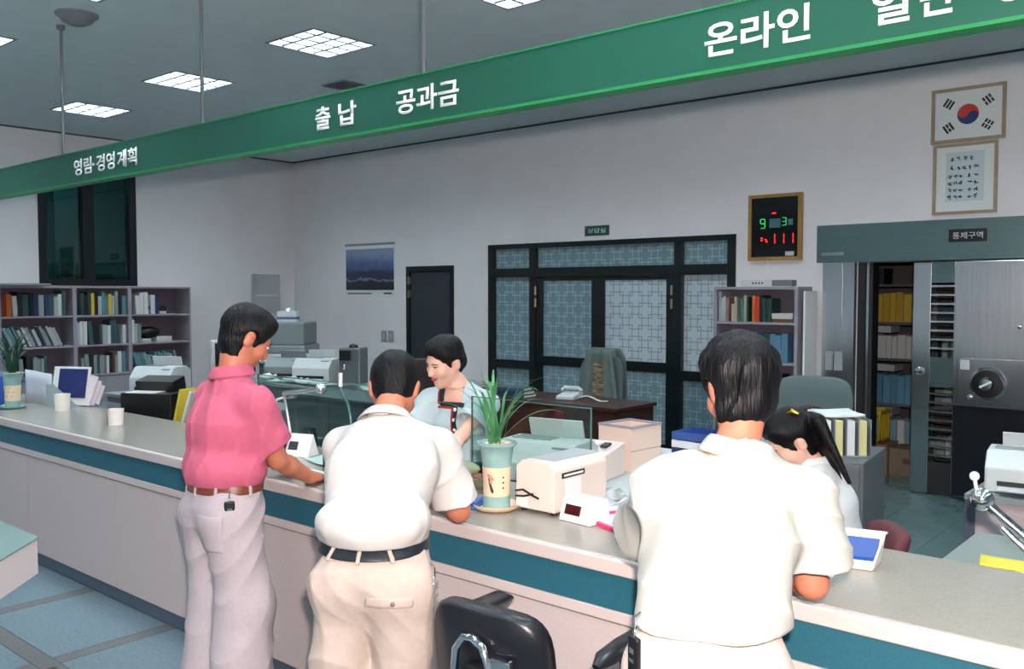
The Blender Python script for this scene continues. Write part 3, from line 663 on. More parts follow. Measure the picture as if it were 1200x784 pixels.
wb = B(-3.305, -3.285, 7.83, YB-.02, 0, 1.73).build('white_board', m_white); tag(wb, 'narrow white board standing on edge between bookcase and vault', 'board')

# vault interior shelving with contents
vr = thing('vault_rack', 'grey steel shelving inside the dark vault', 'shelf', (0, 9.3, 0)); m_rack = M('rack_grey', (92, 98, 106), .5)
VZ = [.12, .61, 1.06, 1.42, 1.80]
for zz in VZ: B(-3.62, -1.0, 0, .5, zz-.025, zz).build('shelf', m_rack, vr)
for xx in (-3.62, -2.75, -1.88, -1.0): B(xx-.02, xx+.02, 0, .04, 0, 2.2).build('post', m_rack, vr); B(xx-.02, xx+.02, .46, .5, 0, 2.2).build('post', m_rack, vr)
for s_, (z, cols, hm, lo) in enumerate(((VZ[3], [YEL, YEL, (190, 160, 60)], .30, .0), (VZ[2], [WHT, PALE, NAVY, WHT], .24, .0), (VZ[1], [(92, 150, 176), (84, 140, 168)], .30, 0), (VZ[0], [(120, 160, 176), WHT], .34, .35))):
    books('vault shelf with %s files' % ['yellow', 'white', 'blue', 'pale blue'][s_], 'x', -3.5+lo, 9.28, z, .72-lo if s_ != 0 else .72, .35, hm, cols, seed=40+s_, tmin=.05, tmax=.085, hmin=.92, cat='file', name='file')
    books('vault shelf behind the gate, %s level' % ['upper', 'second', 'third', 'lowest'][s_], 'x', -2.72, 9.28, z, .8, .35, .22, [PALE, GREY, WHT, DTEAL], seed=50+s_, tmin=.05, tmax=.09, cat='file', name='file')
for (x, z, w, h, c, lab) in ((-3.25, VZ[4], .30, .16, (30, 30, 34), 'black cash box on the topmost vault shelf'), (-3.15, VZ[2]+.255, .26, .07, (196, 196, 204), 'white carton lying over the white files in the vault'), (-3.1, VZ[1]+.32, .24, .07, (190, 192, 196), 'white paper pack lying over the blue files in the vault'), (-3.15, VZ[0]+.36, .3, .09, (176, 178, 184), 'grey carton over the pale blue files in the vault')):
    q = thing('storage_box', lab, 'box', (x, 9.42, z)); mt = M('box_%d_%d' % (c[0], c[2]), c, .5)
    B(-w/2, w/2, -.12, .15, .001, h*.8).build('body', mt, q, bevel=.004); B(-w/2-.005, w/2+.005, -.125, .155, h*.8, h).build('lid', mt, q, bevel=.004); B(-.06, .06, -.13, -.125, h*.84, h*.94).build('label', m_paper, q)
cr = thing('plastic_crate', 'yellow slatted plastic crate on the floor inside the vault', 'crate', (-3.07, 8.85, .30)); m_yel = M('crate_yellow', (186, 156, 34), .45)
for k in range(5):
    B(-.16+k*.075, -.14+k*.075, -.14, -.125, 0, .28).build('slat', m_yel, cr); B(.145, .16, -.13+k*.06, -.11+k*.06, 0, .28).build('slat', m_yel, cr); B(-.16, -.145, -.13+k*.06, -.11+k*.06, 0, .28).build('slat', m_yel, cr); B(-.16+k*.075, -.14+k*.075, .125, .14, 0, .28).build('slat', m_yel, cr)
MB().box(-.165, .165, -.145, -.12, .26, .30).box(-.165, .165, .12, .145, .26, .30).box(-.165, -.14, -.12, .12, .26, .30).box(.14, .165, -.12, .12, .26, .30).build('rim', m_yel, cr); B(-.16, .16, -.14, .14, .001, .02).build('base', m_yel, cr)
m_card = M('cardboard', (132, 110, 92), .8, var=.06, scale=10)
for (x, y, z, w, h, lab) in ((-3.02, 8.86, 0, .36, .29, 'brown carton under the yellow crate in the vault'), (-2.68, 8.9, 0, .30, .26, 'brown carton beside the crate on the vault floor')):
    q = thing('carton', lab, 'box', (x, y, z)); B(-w/2, w/2, -.16, .16, .001, h-.008).build('body', m_card, q); B(-w/2-.002, -.004, -.162, .162, h-.008, h-.002).build('flap', m_card, q); B(.004, w/2+.002, -.162, .162, h-.008, h-.002).build('flap', m_card, q); B(-.03, w/2-.03, -.163, -.16, h*.45, h*.65).build('print', M('carton_print', (90, 74, 66), .8), q)

# ================================================================ desks, chairs, machines
m_steelgrey = M('desk_steel_grey', (96, 102, 106), .5, var=.04, scale=5); m_dkgreen = M('cabinet_dark_green_grey', (66, 80, 84), .5, var=.06, scale=4); m_brown = M('desk_dark_brown', (62, 36, 30), .35, var=.2, scale=6, stretch=(1, 1, 8))
m_beige = M('machine_beige', (222, 206, 196), .5, var=.02, scale=5); m_pc = M('pc_grey', (190, 196, 196), .5, var=.03, scale=5); m_pcd = M('pc_grey_dark', (128, 138, 140), .5); m_screen = M('dark_screen', (18, 24, 26), .12)
def desk(label, x0, x1, y0, y1, h, mtop, mbody, drawers='r', name='desk', cat='desk'):
    t = thing(name, label, cat, ((x0+x1)/2, (y0+y1)/2, 0)); a, b, c, d = x0-(x0+x1)/2, x1-(x0+x1)/2, y0-(y0+y1)/2, y1-(y0+y1)/2
    B(a, b, c, d, h-.03, h).build('top', mtop, t, bevel=.004)
    B(a+.03, b-.03, c+.03, c+.05, .12, h-.03).build('modesty_panel', mbody, t)
    B(a+.02, a+.04, c+.03, d-.03, 0, h-.03).build('side_panel', mbody, t); B(b-.04, b-.02, c+.03, d-.03, 0, h-.03).build('side_panel', mbody, t)
    for k in range(3):
        dr = B(b-.44, b-.05, d-.06, d-.04, .06+k*.21, .25+k*.21).build('drawer', mbody, t); B(b-.30, b-.19, d-.04, d-.025, .19+k*.21, .205+k*.21).build('handle', m_chrome, dr)
    return t
desk('grey steel teller desk behind the counter carrying boxes and printer', -2.9, -1.88, 3.02, 4.75, .775, m_pc, m_steelgrey)
desk('grey steel desk behind the counter at the right, with yellow paper', -.93, .7, 3.03, 3.95, .76, M('desk_green_grey_top', (136, 146, 140), .4), m_steelgrey)
desk('dark brown wooden desk in front of the frosted partition', -6.5, -4.27, 6.32, 6.95, .74, m_brown, m_brown)
desk('grey desk with fax machine near the left bookcases', -8.6, -7.45, 4.0, 4.75, .76, m_pcd, m_steelgrey)
desk('grey desk with computer monitor behind the pink-shirted man', -7.35, -6.35, 4.1, 4.75, .74, m_pcd, m_steelgrey)
desk('grey desk heaped with papers in front of the calendar wall', -8.3, -6.2, 5.35, 6.1, .80, m_pcd, m_steelgrey)
desk('low dark shelf desk behind the counter under the yellow folders', -7.6, -4.6, 3.03, 3.55, .80, m_dkgreen, m_dkgreen)
# low dark cabinet
lc = thing('low_cabinet', 'dark green-grey low steel cabinet behind the glass screen', 'cabinet', (-4.95, 4.25, 0))
B(-.75, .75, -.2, .2, 0, .95).build('body', m_dkgreen, lc, bevel=.006); B(-.77, .77, -.22, .22, 0.95, .97).build('top', m_dkgreen, lc)
for (a, b) in ((-.74, -.255), (-.245, .245), (.255, .74)):
    d = B(a, b, -.215, -.2, .05, .92).build('door', m_dkgreen, lc); B(b-.06, b-.045, -.23, -.215, .5, .62).build('handle', m_chrome, d)
# right-hand cabinet beyond the desk
rc = thing('side_cabinet', 'pale mauve grey cabinet carrying a printer at the right', 'cabinet', (-.55, 4.95, 0))
B(-.56, .6, -.3, .3, 0, .74).build('body', M('cabinet_mauve', (176, 164, 168), .55), rc, bevel=.006); B(-.60, -.56, -.31, .3, 0, .755).build('dark_edge_strip', M('strip_blue_grey', (70, 76, 92), .5), rc); B(-.60, .62, -.32, .31, .74, .765).build('top', m_pcd, rc)  # includes a dark blue-grey strip along the left edge
for k in range(3): d = B(-.5, .55, -.315, -.3, .08+k*.21, .27+k*.21).build('drawer', MATS['cabinet_mauve'], rc); B(-.05, .10, -.33, -.315, .2+k*.21, .22+k*.21).build('handle', m_chrome, d)
def printer(label, loc, rz, w=.42, d=.36, h=.2, m=None, name='printer', group=None):
    m = m or m_pc; t = thing(name, label, 'printer', loc, rz)
    MB().prism([(-d/2, .002), (d/2, .002), (d/2, h*.85), (d*.3, h), (-d*.25, h), (-d/2, h*.62)], -w/2, w/2, 'x').build('body', m, t, bevel=.008)
    B(-w*.36, w*.36, -d/2-.004, -d/2+.05, h*.18, h*.30).build('paper_slot', m_black, t); B(-w*.34, w*.34, -d/2-.10, -d/2, h*.14, h*.17).build('paper_tray', m, t)
    B(w*.22, w*.42, -d*.33, -d*.2, h*.9, h*.935).build('control_panel', m_pcd, t)
    MB().cbox((0, d*.34, h*1.12), (w*.36, .006, h*.22), rx=.3).build('paper_support', m, t)
    for k in range(3): B(-w*.42, w*.1, -d*.1+k*.04, -d*.1+k*.04+.012, h, h+.004).build('rib', m_pcd, t)
    return t
def monitor(label, loc, rz, w=.36):
    t = thing('computer_monitor', label, 'monitor', loc, rz)
    MB().lathe([(.13, 0), (.13, .012), (.07, .02), (.06, .06)], seg=24).build('base', m_pc, t, smooth=40)
    B(-w/2, w/2, -.06, .04, .06, .06+w*.86).build('bezel', m_pc, t, bevel=.012)
    MB().prism([(.04, .08), (.04, .04+w*.86), (.30, w*.66), (.30, .14)], -w*.42, w*.42, 'x').build('rear_housing', m_pc, t, bevel=.01)
    MB().sheet(lambda u, v: (-w*.42+u*w*.84, -.062-.012*math.sin(math.pi*u)*math.sin(math.pi*v), .10+v*w*.70), 8, 8).build('screen', m_screen, t, smooth=60)
    return t
def chair(label, loc, rz, mseat, wb_=.46, hb=.5, zb=.52, arms=False, top=None):
    t = thing('office_chair', label, 'chair', loc, rz)
    # faces +Y locally
    def seatf(): return MB().ell((0, 0, 0), (.25, .24, .055), 20, 8)
    sb = MB(); 
    sb.lathe([(.18, -.05), (.235, -.04), (.25, 0), (.23, .035), (.15, .05), (.001, .052)], (0, 0, .46), 28, 1, .95); sb.build('seat', mseat, t, smooth=60)
    bk = MB(); n = 12
    def bf(u, v):
        x = (u-.5)*wb_*(1-.25*abs(v-.45)**2*2); cz = zb+hb*v
        return (x, -.24-.05*math.sin(v*math.pi)*0+.22*(x/wb_)**2*1.2-.04*v, cz)
    pts = []
    for k in range(32):
        a = 2*math.pi*k/32; ca, sa = math.cos(a), math.sin(a); pts.append((math.copysign(abs(ca)**.45, ca)*wb_/2, zb+hb/2+math.copysign(abs(sa)**.45, sa)*hb/2))
    vs_ = []; fs_ = []
    rings = [(1, 0), (1, .03), (.93, .055), (.5, .06), (0.02, .06)]
    def yoff(x, z): return -.25-.10*(z-zb)/hb*.5+.9*x*x
    for sgn in (1, -1):
        base_ = len(vs_)
        for (s_, dd) in rings:
            for (x, z) in pts:
                X_ = x*s_; Z_ = zb+hb/2+(z-zb-hb/2)*s_; vs_.append((X_, yoff(X_, Z_)+sgn*dd*.6, Z_))
        for i in range(len(rings)-1):
            for k in range(32): fs_.append((base_+i*32+k, base_+i*32+(k+1) % 32, base_+(i+1)*32+(k+1) % 32, base_+(i+1)*32+k))
    bk.add(vs_, fs_); bk.build('backrest', mseat, t, smooth=60)
    MB().tube([(0, -.12, .42), (0, -.27, .42), (0, -.33, .5), (0, -.32, zb+hb*.4)], .014, 8).build('back_stem', m_chrome, t, smooth=60)
    MB().lathe([(.028, .07), (.028, .30), (.018, .30), (.018, .42)], seg=14).build('gas_lift', m_chrome, t, smooth=40)
    for k in range(5):
        a = R(72*k+18); lg = MB().tube([(0, 0, .085), (.14*math.cos(a), .14*math.sin(a), .085), (.28*math.cos(a), .28*math.sin(a), .065)], .02, 8, .014).build('base_leg', m_black, t, smooth=60)
        MB().lathe([(.001, -.012), (.026, -.012), (.026, .012), (.001, .012)], seg=14).build('caster', m_black, lg, smooth=40, loc=(.28*math.cos(a), .28*math.sin(a), .0275)).rotation_euler = (R(90), 0, a)
    if arms:
        for s_ in (-1, 1):
            ap = MB(); ap.tube([(s_*.245, -.14, .752), (s_*.25, -.10, .764), (s_*.252, .0, .767), (s_*.252, .12, .764), (s_*.25, .17, .752)], [.012, .032, .037, .036, .014], 14, flat=.6); ap.build('armrest', mseat, t, smooth=60)
            MB().tube([(s_*.25, 0, .745), (s_*.26, .0, .5), (s_*.24, 0, .43), (s_*.1, 0, .41)], .013, 8).build('arm_support', m_black, t, smooth=60)
    return t
m_leather = M('black_vinyl', (16, 18, 24), .32, bump=.05, bscale=150); m_gchair = M('grey_upholstery', (84, 100, 100), .8, bump=.1, bscale=200); m_bchair = M('brown_upholstery', (52, 32, 30), .7); m_burg = M('burgundy_upholstery', (92, 40, 46), .7)
# customer-side chair
oc = chair('black vinyl swivel chair with armrests standing at the counter', (-1.59, 2.0, 0), R(5), m_leather, .37, .38, .53, True)
MB().tube([(-.055, -.335, .50), (-.06, -.345, .72), (-.055, -.342, .80), (-.03, -.34, .835), (.0, -.34, .838), (.03, -.34, .82), (.05, -.345, .78), (.055, -.35, .72), (.055, -.335, .50)], .011, 8).build('back_bracket', m_chrome, oc, smooth=60)
MB().lathe([(.045, 0), (.045, .03), (.02, .04), (.001, .04)], seg=20).build('tilt_knob', m_black, oc, smooth=40, loc=(0, -.325, .73)).rotation_euler[0] = R(90)
B(.055, .115, -.345, -.322, .745, .80).build('bracket_plate', m_chrome, oc, bevel=.005)
chair('grey wide-backed swivel chair behind the seated teller', (-2.62, 6.25, 0), R(180+8), m_gchair, .58, .55, .55)
chair('dark brown swivel chair beside the steel appliance', (-5.85, 5.45, 0), R(200), m_bchair, .46, .5, .62)
chair('black swivel chair behind the chrome gooseneck lamp', (-6.05, 4.72, 0), R(215), m_leather, .44, .42, .5)
# jacketed chair behind the brown desk
jc = chair('office chair with a grey-green jacket draped over its back at the brown desk', (-5.2, 7.2, 0), R(180), m_gchair, .52, .56, .52)
m_jack = M('jacket_grey_green', (96, 112, 108), .85, var=.1, scale=8, bump=.15, bscale=40)
def jf(u, v):
    a = (u-.5)*2.6; x = .275*math.sin(a)*(1-.35*v**6); y = .27+.09*math.cos(a)-.02*v+.012*math.sin(a*9); return (x, y, .60+.52*v)
pts_ = MB(); pts_.sheet(lambda u, v: (.27*math.sin((u-.5)*3.1)*(1-.10*v)*(1 if v < .75 else math.cos((v-.75)*3.2)), -.26-.085*math.cos((u-.5)*3.1)+.01*math.sin(u*30), .58+.58*v), 40, 16)
pts_.sheet(lambda u, v: ((u-.5)*.5*(.95-.35*v), -.19+.02*math.sin(u*25)+.05*abs(u-.5), .62+.53*v) if abs(u-.5) > .16*(1.1-v) else ((u-.5)*.5*(.95-.35*v), -.21, .62+.53*v), 30, 10)
pts_.build('draped_jacket', m_jack, jc, smooth=60, solid=.012)
MB().sheet(lambda u, v: (-.06+u*.13-.05*v*0, -.165, .70+.32*v), 4, 6).build('striped_lining', M('jacket_lining', (150, 136, 112), .8, c2=(60, 52, 48), scale=14, stretch=(1, 1, 5)), jc, solid=.006)

# fax machine, monitor, PC, copier, paper heaps on the left
p = AD(188, 445, 8.6); printer('pale grey fax machine on the desk by the left bookcases', (p[0], p[1], .76), R(28), .42, .36, .26, name='fax_machine')
monitor('pale grey computer monitor on the desk behind the pink-shirted man', (-7.0, 4.42, .90), R(60), .40)
pc = thing('desktop_computer', 'flat grey desktop computer under the monitor', 'computer', (-7.0, 4.42, .74), R(60)); B(-.2, .2, -.2, .2, .001, .155).build('case', m_pc, pc, bevel=.006); B(-.16, .05, -.204, -.2, .09, .12).build('drive_slot', m_black, pc); B(.1, .16, -.204, -.2, .05, .08).build('power_button', m_pcd, pc)
q = thing('phone_handset', 'black telephone lying on top of the computer monitor', 'phone', (-7.0, 4.44, 1.304), R(80)); MB().tube([(-.09, 0, .012), (-.06, 0, .03), (.06, 0, .03), (.09, 0, .012)], .017, 8).build('handset', m_black, q, smooth=60); B(-.10, .10, -.05, .05, .001, .012).build('cradle', M('pad_white', (220, 220, 218), .6), q)
cp = thing('photocopier', 'grey photocopier with sorter trays in the far corner', 'copier', (-9.35, 6.65, 0), R(35))
B(-.38, .38, -.3, .3, 0, .86).build('body', m_pcd, cp, bevel=.01); B(-.40, .40, -.32, .32, .86, .98).build('scanner_deck', m_pc, cp, bevel=.01); B(-.34, .30, -.27, .3, .98, 1.08).build('document_cover', m_pcd, cp, bevel=.02); B(-.30, .28, -.25, .25, 1.08, 1.36).build('paper_feeder', m_pcd, cp, bevel=.02)
for k in range(2): d = B(-.35, .35, -.31, -.3, .12+k*.3, .4+k*.3).build('paper_drawer', m_pc, cp); B(-.08, .08, -.32, -.31, .2+k*.3, .23+k*.3).build('handle', m_black, d)
B(-.44, .44, -.62, -.3, .9, .92).build('output_tray', m_pc, cp)
tb = thing('tissue_box', 'white and blue tissue box on top of the photocopier', 'box', (-9.28, 6.6, 1.361), R(35)); B(-.12, .12, -.06, .06, .001, .13).build('carton', m_paper, tb, bevel=.003); B(-.122, .122, -.062, .062, .03, .06).build('blue_band', M('band_blue', (70, 110, 160), .5), tb); MB().tube([(0, 0, .12), (.01, 0, .15), (.03, .01, .17)], [.04, .03, .004], 8).build('tissue', m_white, tb, smooth=60)
ds = 'heaped desk by the calendar wall'
printer('grey dot matrix printer under papers on the heaped desk', (-8.1, 5.76, .80), R(25), .42, .32, .22, m_pcd); printer('second grey printer with fanfold paper on the heaped desk', (-7.6, 5.76, .80), R(25), .42, .32, .24, m_pc)
sheetm = [M('paper_white', 0), M('paper_greenish', (176, 200, 192), .7), M('paper_grey', (188, 192, 194), .7)]
def paper(label, x, y, z, w, d, rz, m, n=1, curl=.01, group=None, name='paper_sheet', cat='paper'):
    mb = MB(); r_ = random.Random(int(x*1000)); th_ = .004*n
    mb.sheet(lambda u, v: ((u-.5)*w, (v-.5)*d, th_+curl*(abs(u-.5)**2)*4*abs(v-.3)), 6, 6)
    o = mb.build(name, m, None, smooth=60, loc=(x, y, z+.001), rz=rz)
    if n > 1:
        md = o.modifiers.new('solid', 'SOLIDIFY'); md.thickness = th_; md.offset = -1
    else:
        md = o.modifiers.new('solid', 'SOLIDIFY'); md.thickness = .0012; md.offset = -1
    return tag(o, label, cat, group)
for k in range(9):
    paper('loose paper pile among the printers on the heaped desk', -8.05+k*.22, 5.46+rnd.uniform(-.02, .02), .80, .2, .14, rnd.uniform(-.3, .3), sheetm[k % 3], n=rnd.randint(2, 8), curl=.03, group='paper piles on the heaped desk')
ap = thing('water_heater', 'small steel water heater on the far desk below the switches', 'appliance', (-7.17, 5.88, .80), R(30))
B(-.11, .11, -.12, .12, .001, .36).build('body', M('appliance_steel', (120, 128, 132), .35, metal=.7), ap, bevel=.01); B(-.10, .02, -.135, -.12, .24, .34).build('dark_front', m_black, ap); MB().tube([(-.04, -.12, .2), (-.04, -.16, .2), (-.04, -.165, .15)], .012, 8).build('tap', m_chrome, ap, smooth=60); MB().lathe([(.05, .36), (.04, .39), (.01, .40)], seg=16).build('lid_knob', m_black, ap, smooth=40)
# small potted plant
def leaf(mb, base, az, L_, h, w, droop=1.0, seg=9):
    P = []
    for i in range(seg+1):
        s_ = i/seg; r_ = L_*s_; z_ = h*(1.9*s_-droop*s_*s_*1.0); P.append(Vector((base[0]+r_*math.cos(az), base[1]+r_*math.sin(az), base[2]+z_)))
    sd = Vector((-math.sin(az), math.cos(az), 0)); vs_ = []; 
    for i, q in enumerate(P):
        s_ = i/seg; ww = w*(.55+.45*math.sin(min(1, s_*1.6)*math.pi/2))*(1-s_**3*.92); up_ = .25*ww
        vs_ += [(q-sd*ww)[:], (q-Vector((0, 0, up_)))[:], (q+sd*ww)[:]]
    mb.add(vs_, [f_ for i in range(seg) for f_ in ((i*3, i*3+1, i*3+4, i*3+3), (i*3+1, i*3+2, i*3+5, i*3+4))])
m_leaf = M('leaf_green', (44, 104, 62), .38, c2=(76, 136, 84), scale=14); m_leafd = M('leaf_dark_green', (22, 58, 46), .5, c2=(34, 78, 56), scale=10)
m_cel = M('celadon_glaze', (128, 166, 166), .22, c2=(146, 180, 176), scale=16); m_tan = M('pot_cream_panel', (226, 204, 172), .4); m_gravel = M('white_gravel', (226, 210, 192), .8, c2=(190, 166, 140), scale=50); m_sauc = M('saucer_cream', (222, 198, 168), .35)
def pot(t, s=1.0):
    prof = [(.052, 0), (.052, .05), (.0505, .056)]
    MB().lathe([(.001, .004), (.052, .004), (.0515, .056)], seg=32).build('pot_foot', m_cel, t, smooth=40)
    MB().lathe([(.0512, .056), (.051, .1), (.0545, .166)], seg=32, cap=False).build('painted_panel', m_tan, t, smooth=50)
    MB().lathe([(.0545, .166), (.058, .2), (.064, .238), (.073, .244), (.078, .25), (.077, .258), (.066, .258), (.06, .245)], seg=32, cap=False).build('pot_rim', m_cel, t, smooth=50)
    g = MB().lathe([(.001, .249), (.05, .249), (.061, .245)], seg=24); r_ = random.Random(5)
    for k in range(40):
        a, q = r_.uniform(0, 6.28), r_.uniform(0, .056); g.ell((q*math.cos(a), q*math.sin(a), .25), (.007, .006, .005), 6, 4)
    g.build('gravel', m_gravel, t, smooth=60)['kind'] = 'stuff'
    MB().lathe([(.001, 0), (.07, 0), (.088, .012), (.092, .022), (.086, .022), (.07, .008), (.001, .0035)], seg=32).build('saucer', t.get('_s') and m_cel or m_sauc, t, smooth=40)
t = thing('orchid_pot', 'celadon pot of long-leaved orchid on the counter by the cash machine', 'potted plant', (-2.275, 2.555, CZ))
pot(t)
camd = math.atan2(-fw[1], -fw[0])     # direction towards the viewer, for the painted motif side
def on_pot(a, z, r=.0535): return (r*math.cos(a), r*math.sin(a), z)
mo = MB(); mo.tube([on_pot(camd-.62, .145), on_pot(camd-.5, .11), on_pot(camd-.32, .08), on_pot(camd-.25, .072)], [.002, .004, .006, .003], 6); mo.build('painted_branch', M('branch_ink', (58, 50, 60), .6), t)
for k in range(9): MB().ell(on_pot(camd-.55+rnd.uniform(-.12, .3), .125+rnd.uniform(-.02, .03)), (.005, .005, .005), 8, 5).build('painted_blossom', M('blossom_pink', (214, 140, 120), .6), t)
for k in range(3): MB().ell(on_pot(camd+.5, .13-k*.02), (.003, .003, .004), 8, 5).build('painted_mark', m_ink, t)
rl = random.Random(11)
# arching leaves (image right is +rt, image left -rt)
ar = math.atan2(rt[1], rt[0])
LV = [(ar+math.pi, .26, .20, 1.15), (ar+math.pi+.3, .20, .27, 1.1), (ar+math.pi-.4, .16, .30, 1.0), (ar, .27, .19, 1.3), (ar+.3, .22, .22, 1.2), (ar-.3, .17, .25, 1.1), (ar+math.pi/2, .15, .3, 1.0), (ar-math.pi/2, .12, .26, 1.0), (ar+math.pi+.15, .08, .34, .9), (ar+.1, .09, .30, .95)]
for k in range(18): LV.append((rl.uniform(0, 6.28), rl.uniform(.06, .22), rl.uniform(.16, .32), rl.uniform(.95, 1.25)))
for (az, L_, h, dr) in LV:
    mb = MB(); leaf(mb, (rl.uniform(-.02, .02), rl.uniform(-.02, .02), .25), az, L_, h, rl.uniform(.005, .0075), dr); mb.build('leaf', m_leaf, t, smooth=60)
t = thing('fern_pot', 'celadon pot with a dark grassy plant at the far left of the counter', 'potted plant', (-6.88, 2.55, CZ)); t['_s'] = 1
pot(t); del t['_s']
for k in range(46):
    mb = MB(); leaf(mb, (rl.uniform(-.02, .02), rl.uniform(-.02, .02), .25), rl.uniform(0, 6.28), rl.uniform(.05, .19), rl.uniform(.16, .33), rl.uniform(.005, .008), rl.uniform(.9, 1.2), 6); mb.build('leaf', m_leafd, t, smooth=60)
for k in range(8): MB().ell(on_pot(camd-.8+.2*k, .09+.03*(k % 3), .0535), (.004, .004, .003), 6, 4).build('painted_mark', m_ink, t)
t = thing('spiky_plant', 'small spiky green plant in a white pot by the computer monitor', 'potted plant', (-6.72, 4.22, .74)); MB().lathe([(.05, 0), (.075, .16), (.08, .17), (.07, .17), (.06, .15)], seg=20).build('pot', m_white, t, smooth=40); MB().lathe([(.001, .145), (.064, .145)], seg=16, cap=False).build('soil', m_brown, t)
for k in range(26):
    mb = MB(); leaf(mb, (rl.uniform(-.03, .03), rl.uniform(-.03, .03), .14), rl.uniform(0, 6.28), rl.uniform(.08, .2), rl.uniform(.2, .34), .009, .85, 6); mb.build('leaf', m_leaf, t, smooth=60)

# ================================================================ things on the counter
# cash counting machine
cm = thing('cash_machine', 'beige banknote counting machine on the counter beside the orchid', 'machine', (-2.12, 2.76, CZ))
Z0 = .012
MB().prism([(-.092, Z0), (.092, Z0), (.092, .165), (.068, .195), (-.062, .195), (-.092, .17)], -.165, .17).build('housing', m_beige, cm, bevel=.004)
B(-.055, .062, -.12, .16, .195, .198).build('top_plate', M('machine_top_grey', (170, 172, 174), .5), cm); B(.092, .0935, -.1, -.0, .06, .13).build('side_sticker', m_white, cm); MB().box(.092, .095, -.12, .02, .135, .155).build('dark_label', m_black, cm); B(.0945, .0955, -.11, .01, .141, .149).build('label_lettering', m_paper, cm)
MB().tube([(-.09, -.17, .075), (-.05, -.175, .085), (-.01, -.175, .07), (.03, -.18, .062)], .004, 6).build('cord', m_black, cm); MB().tube([(-.09, -.17, .055), (-.04, -.178, .062), (.0, -.176, .075)], .004, 6).build('cord', m_black, cm); B(-.088, -.035, -.168, -.165, .02, .055).build('rating_plate', m_white, cm)
for (a, b) in ((-.07, -.14), (.07, -.14), (-.07, .14), (.07, .14)): MB().lathe([(.014, 0), (.014, .013)], (a, b, 0), 12).build('foot', m_black, cm)
# customer display
cdp = thing('customer_display', 'white customer display with dark red screen beside the cash machine', 'display', (-1.915, 2.625, CZ), R(-6))
MB().prism([(-.055, .001), (.06, .001), (.045, .085), (.0, .09), (-.032, .075)], -.075, .075, 'x').build('housing', M('display_white', (236, 230, 226), .45), cdp, bevel=.004)
MB().cbox((-.012, -.047, .045), (.036, .002, .018), rx=-.30).build('screen', M('dark_red_screen', (64, 14, 18), .15), cdp)
# glass screens
m_gl = glass('clear_glass', (238, 246, 243)); m_gle = M('glass_edge_green', (70, 110, 104), .2)
for (a, b, lab) in ((-2.78, -2.12, 'clear glass screen at the back of the counter beside the orchid'), (-4.45, -3.38, 'clear glass screen at the back of the counter by the gooseneck lamp')):
    g = thing('glass_screen', lab, 'glass screen', (0, 2.955, CZ)); B(a+.004, b-.004, -.003, .003, .012, .356).build('pane', m_gl, g)
    for xx in (a, b-.004): B(xx, xx+.004, -.004, .004, .0, .36).build('edge', m_gle, g)
    B(a+.004, b-.004, -.004, .004, .356, .36).build('edge', m_gle, g)
    for xx in (a+.1, b-.14): B(xx, xx+.04, -.012, .012, 0, .03).build('clip', m_chrome, g)
# left group
def cup(loc, r, h, label):
    t = thing('paper_cup', label, 'cup', loc); MB().lathe([(.001, 0), (r*.9, 0), (r, h), (r*.95, h), (r*.87, .01), (.001, .008)], seg=28).build('wall', M('cup_cream', (244, 236, 228), .5), t, smooth=50); MB().lathe([(r*1.01, h-.006), (r*1.03, h-.003), (r*1.01, h), (r*.95, h)], seg=28, cap=False).build('rolled_rim', M('cup_cream', 0), t, smooth=50)
cup((-6.47, 2.72, CZ), .052, .118, 'taller white paper cup by the leaflet stand on the counter'); cup((-5.55, 2.655, CZ), .048, .098, 'shorter white paper cup by itself on the counter')
ls = thing('leaflet_stand', 'navy and white leaflet stand leaning on the counter at left', 'leaflet stand', (-6.70, 2.86, CZ), R(28))
MB().cbox((.0, .03, .145), (.15, .006, .14), rx=-.2).build('white_board', m_white, ls); MB().cbox((.02, .02, .165), (.115, .004, .105), rx=-.2).build('navy_leaflet', M('leaflet_navy', (34, 44, 100), .4), ls)
MB().prism([(-.15, .0), (.12, .0), (-.09, .16), (-.15, .16)], -.045, -.04).build('clear_pocket', M('pocket_grey', (150, 168, 176), .25), ls); MB().cbox((-.0, .10, .06), (.11, .004, .075), rx=.5).build('easel_back', m_white, ls)
for k in range(3): MB().cbox((.16+k*.022, .03+.015*k, .115-.015*k), (.03, .003, .11-.02*k), rx=-.2, ry=.25).build('leaflet', M('leaflet_pink_white', (226, 214, 222), .6), ls)
cs = MB().sheet(lambda u, v: (-.17+u*.30, .05*math.cos(u*3.0), v*(.245-.02*u)), 16, 3).build('curved_board', M('pale_blue_white_sheet', (206, 212, 224), .55), None, smooth=60, loc=(-7.02, 2.80, CZ+.001), rz=R(30), solid=.004); tag(cs, 'pale curved sheet of card standing beside the left plant pot', 'card')
bb = thing('blue_file_box', 'bright blue file box at the far left end of the counter', 'box', (-7.22, 2.56, CZ), R(20)); B(-.12, .06, -.04, .1, .001, .2).build('box', M('file_blue', (40, 84, 168), .4), bb, bevel=.004); B(-.115, .055, -.03, .09, .2, .206).build('lid', M('file_blue', 0), bb)
